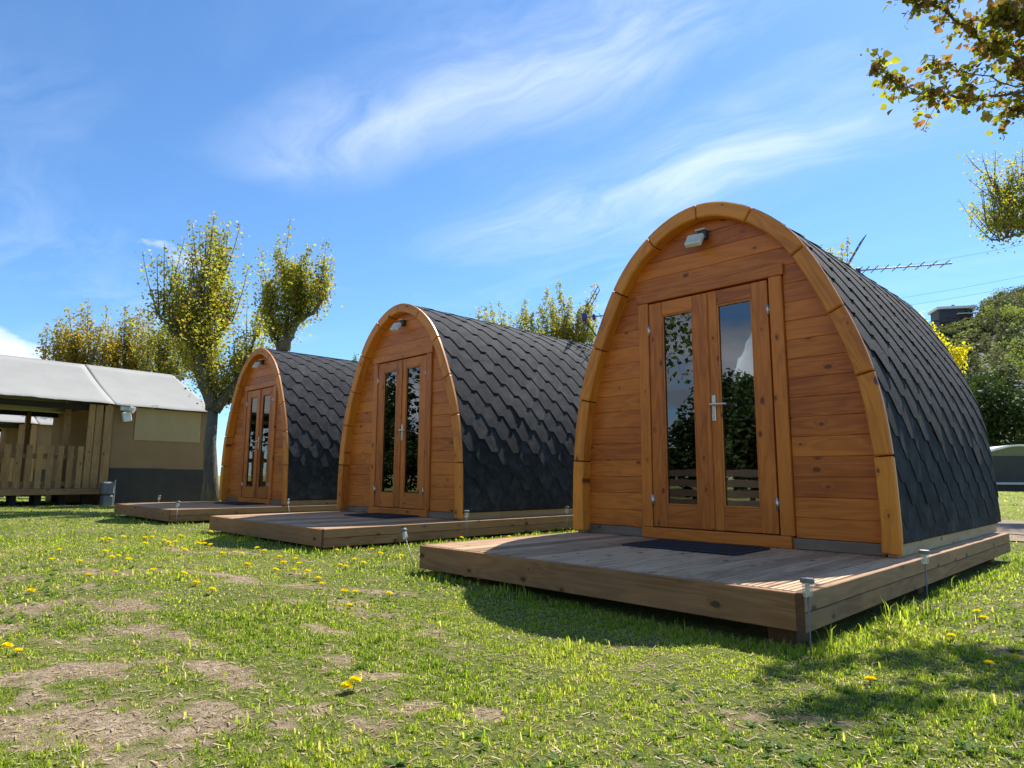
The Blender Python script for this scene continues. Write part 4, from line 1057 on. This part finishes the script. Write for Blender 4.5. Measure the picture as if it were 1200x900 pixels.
obj('hill', big_mesh('hill', np.stack([HX.ravel(), HY.ravel(), HZ.ravel()], 1), FQ, M['hill'], None, True), kind='structure')
rg = np.random.default_rng(99); P = []
for k in range(800):
    u = rg.uniform(1010, 1500) if k % 4 else rg.uniform(1060, 1260); dep = 112+108*rg.random()**.8
    if 1106 < u < 1160 and dep > 200: continue
    low = 1098 < u < 1168 and dep > 140
    if vnoise(u*.03, dep*.06, 14, 2, 1) > .64: continue
    s = rg.uniform(1.3, 3.0)*(.7+dep/300)*(.42 if low else 1); la = (u-600)/782.*dep
    c = np.array((CAM[0]+RT[0]*la+FW[0]*dep, CAM[1]+RT[1]*la+FW[1]*dep, float(hill_h(u, dep))+s*.75))
    P.append(c+clump_points(200, s, s, s*1.05, rg, 5))
for k in range(150):      # low scrub below the house
    u = rg.uniform(1090, 1175); dep = rg.uniform(150, 208); s = rg.uniform(.9, 1.7)
    if 1104 < u < 1168 and dep > 203: continue
    la = (u-600)/782.*dep; c = np.array((CAM[0]+RT[0]*la+FW[0]*dep, CAM[1]+RT[1]*la+FW[1]*dep, float(hill_h(u, dep))+s*.5))
    P.append(c+clump_points(200, s*1.3, s*1.3, s, rg, 5))
P = np.concatenate(P, 0)
# blocks of one tint each read as separate crowns
parts = [M['leaf_hill'], leafmat('hillside_leaf_grey', [(0, (.11, .11, .09)), (.6, (.16, .145, .11)), (1, (.13, .14, .08))], .2), leafmat('hillside_leaf_deep', [(0, (.05, .065, .04)), (.7, (.08, .10, .05)), (1, (.12, .14, .07))], .2), leafmat('hillside_leaf_fresh', [(0, (.17, .21, .07)), (.7, (.22, .24, .08)), (1, (.17, .18, .08))], .3)]
B = P.reshape(-1, 200, 3)
ids = rg.integers(0, 4, len(B)); names = ['olive', 'grey', 'deep', 'fresh']
for j in range(4):
    obj('hillside_woodland', leaf_mesh('hillside_woodland', B[ids == j].reshape(-1, 3), .68, parts[j], 200+j), kind='stuff')
# the house
hb = site(1137, 558, 212); hz = float(hill_h(1137, 212))
ang = math.atan2(RT[1], RT[0]) + R(-12)
hs = thing('hilltop_house', 'dark flat-roofed house with white roof edge on the brow of the hill', 'house', (hb.x, hb.y, hz+.5), ang)
hs.scale = (.95, .95, .95)
MB().box((-5.2, 0, -6), (5.4, 7, 5.2), .05).build('wall', M['house_dark'], hs)
MB().box((-5.9, -1.2, 5.2), (6.2, 7.6, 6.1), .05).build('roof', M['house_white'], hs)
MB().box((.3, -1.3, 3.2), (5.9, -.02, 3.5), .04).build('balcony', M['house_white'], hs)
MB().box((.2, 2.5, 6.11), (1.0, 3.3, 7.4), .04).build('chimney', M['house_dark'], hs)
for x in (-4.6, -2.9, -1.2, 1.0, 2.9, 4.3):
    for z in (.9, 3.6): MB().box((x, -.06, z), (x+1.0, -.005, z+1.25), .02).build('window', M['window_dark'], hs)
MB().box((-8.5, -3.2, .2), (6.5, -2.9, 1.0), .04).build('terrace_wall', M['house_dark'], hs)

# grey awnings of the neighbouring pitches
def awning(label, u, dep, w, rz, h=2.0):
    p = gpt(u, dep); t = thing('camping_awning', label, 'tent', (p.x, p.y, p.z+.03), math.atan2(RT[1], RT[0])+rz, 'grey camping awnings beyond the track')
    MB().box((-w/2, 0, .42), (w/2, .05, h), .01).build('wall_panel', M['awning_grey'], t)
    MB().box((-w/2, .06, .0), (w/2, 2.6, .42), .01).build('skirt', M['canvas_dark'], t)
    MB().box((-w/2, -.03, .36), (w/2, 0, .50), .01).build('base_rail', M['galv'], t)
    MB().box((-w/2, .08, .43), (w/2, 2.6, h), .01).build('body', M['awning_grey'], t)
    V = []; F = []; n = 14
    for i in range(n+1):
        s = i/n*2-1; x = s*(w/2+.18); z = h+.55*(1-abs(s)**1.7)
        for y, dz in ((-.2, 0), (2.7, 0), (-.2, -.10), (2.7, -.10)): V.append((x, y, z+dz+.10))
    for i in range(n):
        a = i*4; F += [(a, a+4, a+5, a+1), (a+2, a+3, a+7, a+6), (a, a+2, a+6, a+4), (a+1, a+5, a+7, a+3)]
    F += [(0, 1, 3, 2), (4*n, 4*n+2, 4*n+3, 4*n+1)]
    obj('roof', fix_normals(mesh('roof', V, F, M['awning_white'], True)), t)
    gb = [(-w/2, h+.002)]+[((i/n*2-1)*w/2, h+.54*(1-abs(i/n*2-1)**1.7)) for i in range(1, n)]+[(w/2, h+.002)]
    obj('gable', fix_normals(prism(gb, -.02, .05, 0).mesh('gable', M['awning_olive'])), t)
    return t
awning('grey camping awning with a white arched roof at the right edge beyond the track', 1197, 38, 3.6, R(-14))
awning('grey camping awning partly hidden behind the nearest pod, left of the other awning', 1128, 40, 3.4, R(-10))
awning('grey camping awning just past the right edge', 1290, 37, 3.8, R(-18))

# ------------------------------------------------------------------ safari tents
B0 = site(245, 558, 16.0); A0 = site(0, 558, 12.8)
dirx = Vector((A0.x-B0.x, A0.y-B0.y, 0)).normalized(); TZ = math.atan2(dirx.y, dirx.x)
# local frame of the tent: x along its long side (to the left), -y towards the lawn
def tv(x, y, z): return (x, -y, z)      # keep a right-handed frame: back of the tent is local -y
def safari_tent(label, base, front=True):
    t = thing('safari_tent', label, 'tent', tuple(base), TZ, 'safari tents with brown canvas')
    z0 = float(GZ); E, RZ, RY, DEP, XL = 1.955-z0, 3.02-z0, 1.8, 3.75, 6.4
    def bx(n, lo, hi, mat, ch=.004, parent=t):
        (a, b, c), (d_, e, f_) = lo, hi
        return MB().box((a, -e, c), (d_, -b, f_), ch).build(n, M[mat], parent)
    # roof: two sheets either side of the seam, subdivided and slightly slack
    rr = np.random.default_rng(3)
    def roof(name, x0, x1, y0, y1, e0, e1, r0, r1, hip):
        nx, ny = 30, 10; V = []; F = []
        for lay in (0, -.012):
            for j in range(ny+1):
                for i in range(nx+1):
                    s = i/nx; q = j/ny; x = x0+(x1-x0)*s; x += hip*(1-s)*q if y1 > y0 else 0
                    y = y0+(y1-y0)*q; z = (e0+(e1-e0)*s)*(1-q)+(r0+(r1-r0)*s)*q
                    z -= .07*math.sin(math.pi*q)*(.6+.4*math.sin(math.pi*s)); z += .004*math.sin(x*5.3+q*2)*(1-q)
                    if q < .16 and x > 2.1 and y0 < 1: z += .007*math.sin(x*17+4*q)*math.sin(x*7.1)
                    V.append(tv(x, y, z+lay))
        m_ = (nx+1)*(ny+1)
        for l in (0, 1):
            for j in range(ny):
                for i in range(nx):
                    a = l*m_+j*(nx+1)+i; q = (a, a+1, a+nx+2, a+nx+1); F.append(q if l == 0 else q[::-1])
        for i in range(nx):
            for j in (0, ny):
                a = j*(nx+1)+i; F.append((a, a+m_, a+m_+1, a+1))
        for j in range(ny):
            for i in (0, nx):
                a = j*(nx+1)+i; F.append((a, a+nx+1, a+m_+nx+1, a+m_))
        return obj(name, fix_normals(mesh(name, V, F, M['canvas_roof'], True)), t)
    roof('roof', -.08, 2.25, -.16, RY, E-.01, E-.01, RZ, RZ, .30)
    roof('roof', 2.262, XL, -.20, RY, E+.0, E+.02, RZ-.012, RZ-.012, 0)
    roof('roof', -.08, XL, DEP+.16, RY+.004, E, E, RZ-.004, RZ-.004, .30)
    # back slope hem and front valance
    # canvas box of the enclosed end
    sk = .80
    def wall(name, x0, x1, y0, y1, za, zb, mat):
        bx(name, (x0, y0, za), (x1, y1, zb), mat)
    wall('front_wall', .0, 2.2, 0, .02, sk, E-.02, 'canvas_wall'); wall('ground_skirt', -.01, 2.2, -.022, -.002, .02, sk+.01, 'canvas_dark')
    wall('side_wall', .0, .02, .022, DEP-.03, sk, E-.02, 'canvas_wall'); wall('ground_skirt', -.03, -.012, .0, DEP, .02, sk+.01, 'canvas_dark')
    wall('back_wall', .0, 2.2, DEP-.02, DEP, .0, E-.02, 'canvas_wall'); wall('inner_wall', 2.18, 2.198, .022, DEP-.03, .0, E-.0, 'canvas_wall')
    # gable end
    gb = [(0.06, E-.018), (DEP-.06, E-.018), (RY, RZ-.28)]
    obj('gable', fix_normals(prism(gb, .005, .018, 0, lambda a, b, d_: (d_+.02+.3*(b-E)/(RZ-E), -a, b)).mesh('gable', M['canvas_wall'])), t)
    f_ = bx('window_flap', (.30, -.016, 1.21-z0), (1.76, -.004, E-.035), 'canvas_flap', .003)
    # deck and railing of the veranda
    fz = .16-z0
    bx('floor_beam', (2.24, -.06, fz-.12), (XL, .0, fz), 'picket_x'); bx('floor', (2.24, .01, fz-.04), (XL, DEP-.4, fz), 'picket_x')
    bx('top_rail', (2.66, .012, fz+.60), (XL, .05, fz+.70), 'picket_x'); bx('bottom_rail', (2.66, .012, fz+.05), (XL, .05, fz+.15), 'picket_x')
    x = 2.72; pk = None
    while x < XL-.05:
        if pk is None: pk = bx('picket', (x, -.028, fz+.004), (x+.105, .010, fz+.87), 'picket', .006); px0 = x
        else: o = obj('picket', pk.data, t); o.location = (x-px0, 0, 0)
        x += .178
    # posts and boarded corner
    for xa, w, d0 in ((2.24, .15, -.06), (2.42, .14, -.045), (2.57, .12, -.035), (4.55, .12, -.06), (6.2, .12, -.06)):
        bx('post', (xa, d0, fz-.10 if xa > 3 else fz+.004), (xa+w, d0+.03 if xa < 3 else d0+.12, E-.03), 'picket', .005)
    bx('post', (2.90, .3, fz), (3.0, .4, E+.1), 'picket'); bx('post', (2.80, DEP-.5, fz), (2.9, DEP-.4, E), 'picket')
    bx('shade_beam', (2.24, .062, E-.16), (XL, .14, E-.04), 'dark_inside'); bx('shade_beam', (2.24, DEP-.5, E-.12), (XL, DEP-.4, E-.01), 'dark_inside')  # coloured near black: shade under the veranda roof put into the colour
    bx('door_flap', (2.21, -.03, .1), (2.235, .25, E-.02), 'canvas_wall')
    for x in np.arange(2.5, XL, .42):
        for y in (.15, 1.9): bx('foot', (x, y, -.06), (x+.11, y+.11, fz-.045), 'dark_inside' if y < 1 else 'dark_inside')
        bx('foot_pad', (x-.02, -.0, -.02), (x+.12, .13, .05), 'concrete')
    return t
tb = Vector((B0.x, B0.y, GZ)); ny_ = Vector((dirx.y, -dirx.x, 0))
nrm = ny_ if ny_.dot(Vector(FW)) > 0 else -ny_
st1 = safari_tent('safari tent at the left edge with pale roof, brown canvas and picket veranda', tb)
loc_b = Vector((0, -1, 0)); loc_b.rotate(Matrix.Rotation(TZ, 3, 'Z'))
st2 = copy_tree(st1); st2['label'] = 'farther safari tent glimpsed through the veranda of the nearer one'
st2.location = tb+nrm*8.0+dirx*(-.9)
if loc_b.dot(nrm) < 0: print('WARN tent frame flipped')
# floodlight at the tent corner and the grey box at its foot
def on_tent(x, y, z): return tb+dirx*x-nrm*y+Vector((0, 0, z))
fl2 = thing('tent_floodlight', 'white floodlight under the roof corner of the nearer safari tent', 'floodlight', tuple(on_tent(2.02, .12, 2.0)), TZ)
MB().box((-.10, -.03, -.19), (.07, .05, .02), .012, Matrix.Rotation(R(12), 4, 'Y')).build('lamp_body', M['white_paint'], fl2)
MB().tube([(-.06, .06, .10), (-.13, .12, .06)], [.055, .07], 12).box((-.12, -.05, .05), (.10, .01, .15), .01).build('sensor', M['white_paint'], fl2)
MB().box((-.02, -.085, -.03), (.02, -.031, .02)).build('bracket', M['dark_metal'], fl2)
bxg = thing('storage_box', 'pale grey plastic box standing at the corner of the safari tent', 'box', tuple(on_tent(2.30, .28, 0)), TZ)
MB().box((-.10, -.09, .0), (.10, .09, .24), .02).build('lower_box', M['box_grey'], bxg)
MB().box((-.11, -.09, .255), (.13, .09, .52), .03).build('upper_box', M['box_grey'], bxg)
MB().tube([(-.14, 0, 0), (-.14, 0, .56)], .010, 8).build('upright', M['galv'], bxg)

# ------------------------------------------------------------------ television aerials
def aerial(label, base, mast_h, yaw, tilt, bl=1.15, mx_=0.0):
    t = thing('television_aerial', label, 'aerial', tuple(base), yaw, 'television aerials behind the nearest pod')
    MB().tube([(mx_, 0, 0), (mx_, 0, mast_h+.04)], .014, 8).build('mast', M['galv'], t, True)
    T = Matrix.Translation((0, 0, mast_h)) @ Matrix.Rotation(R(tilt), 4, 'Y')
    tf = lambda p: tuple(T @ Vector(p))
    MB().tube([tf((-.10, 0, 0)), tf((bl, 0, 0))], .010, 8).build('boom', M['galv'], t, True)
    for k, x in enumerate((.14, .22, .32, .44, .57, .70, .84, .98, 1.12)):
        MB().tube([tf((x, -.15, .0)), tf((x, .15, .0))], .0055, 6).build('element', M['dark_metal'], t)
        for o in t.children[-1:]: o.location.z = .012
    for sg in (1, -1):
        a = R(58); fr = MB(); L = .46
        for y in (-.11, .11): fr.tube([tf((-.02, y, sg*.03)), tf((-.02+L*math.cos(a), y, sg*(.03+L*math.sin(a))))], .006, 6)
        for q in np.linspace(.12, 1, 6):
            fr.tube([tf((-.02+L*q*math.cos(a), -.13, sg*(.03+L*q*math.sin(a)))), tf((-.02+L*q*math.cos(a), .13, sg*(.03+L*q*math.sin(a))))], .005, 6)
        fr.build('reflector', M['dark_metal'], t)
    M['purple'] = M.get('purple') or simple('violet_plastic', (.07, .05, .22), .5)
    MB().box(tf((-.05, -.04, -.06)), tf((.03, .04, .06)), .01).build('dipole_box', M['purple'], t)
    MB().box(tf((.10, -.035, -.05)), tf((.15, .035, .03)), .01).build('clamp', M['purple'], t)
    return t
pa = site(1009, 558, 8.2); za = site(1009, 318, 8.2).z
aerial('television aerial pointing right above the nearest pod roof', (pa.x, pa.y, float(gz(pa.x, pa.y))), za-float(gz(pa.x, pa.y)), math.atan2(RT[1], RT[0])+R(-13), -1.0, 1.2)
pa = site(688, 558, 9.5); za = site(688, 372, 9.5).z
aerial('television aerial half hidden behind the left side of the nearest arch', (pa.x, pa.y, float(gz(pa.x, pa.y))), za-float(gz(pa.x, pa.y)), math.atan2(RT[1], RT[0])+R(-13), -3, 1.15, .50)
# power lines
for k, (pa, pb, lb) in enumerate((((940, 325, 60), (1400, 238, 45), 'highest of the three thin power lines at the right'), ((900, 368, 60), (1420, 272, 45), 'middle one of the three thin power lines at the right'), ((900, 377, 60), (1420, 284, 45), 'lowest of the three thin power lines at the right'))):
    a, b_ = site(*pa), site(*pb); pts = [a.lerp(b_, s)-Vector((0, 0, .8*4*s*(1-s))) for s in np.linspace(0, 1, 24)]
    o = MB().tube(pts, .010, 5).build('power_line', M['cable']); tag(o, lb, 'cable', 'thin power lines crossing the sky')

# ------------------------------------------------------------------ the side of the campsite behind the viewer (mirrored in the door panes)
rg = random.Random(12)
spots = [(-10.1, -13.0, 9.4, 2.6), (-14.5, -13, 6.8, 2.0), (-10.2, -27, 5.6, 3.4), (-14.5, -29, 6.8, 3.4), (-19.5, -26, 7.2, 3.4), (-24, -21, 6.6, 3.2), (-28, -15, 7.0, 3.2), (-31, -8, 7.2, 3.2), (-5.5, -28, 7.0, 3.2), (-27, -26, 9.5, 4.0), (1.5, -27, 7.4, 3.4)]
for k, (x, y, h, rx) in enumerate(spots):
    round_tree('leafy tree of the row mirrored in the glass doors', (x, y, float(gz(x, y))), h, rx, M['leaf_green' if k < 2 else 'leaf_dark'], 300+k, 2600, .20 if k < 2 else .34, group='trees of the row across the lawn')

for k in range(18):
    x = 2.0-k*1.5+rg.uniform(-.3, .3); y = -9.6+rg.uniform(-.35, .35)+(.028*(x+4))**2*0
    t = thing('hedge_bush', 'dense dark bush of the hedge mirrored in the glass doors', 'bush', (x, y, float(gz(x, y))-.02), rg.uniform(0, 6), 'bushes of the hedge behind the viewer')
    if k == 0:
        r2 = np.random.default_rng(51); Pp = clump_points(5200, 1.25, 1.15, 1.55, r2, 16); Pp[:, 2] = np.abs(Pp[:, 2]+1.55)
        BUSH = leaf_mesh('crown', Pp, .16, M['leaf_dark'], 52); STEM = MB().tube([(0, 0, -.1), (.05, 0, .9), (0, .05, 2.0)], [.07, .05, .02], 7).mesh('trunk', M['bark'])
    t.scale = (1, 1, rg.uniform(.84, 1.0)); obj('crown', BUSH, t, kind='stuff'); obj('trunk', STEM, t)
M['old_board'] = simple('old_dark_board', (.065, .040, .024), .8)
fe = thing('board_fence', 'low brown board fence mirrored in the lower part of the glass doors', 'fence', (-9.5, -8.0, float(gz(-9.5, -8.0))), 0)
for i in range(5):
    for j in range(4): MB().box((i*2.6+.02, 0, .06+j*.20), (i*2.6+2.58, .025, .06+j*.20+.14), .003).build('board', M['old_board'], fe)
for i in range(6): MB().box((i*2.6-.05, -.09, -.2), (i*2.6+.05, -.002, .95), .004).build('post', M['picket'], fe)
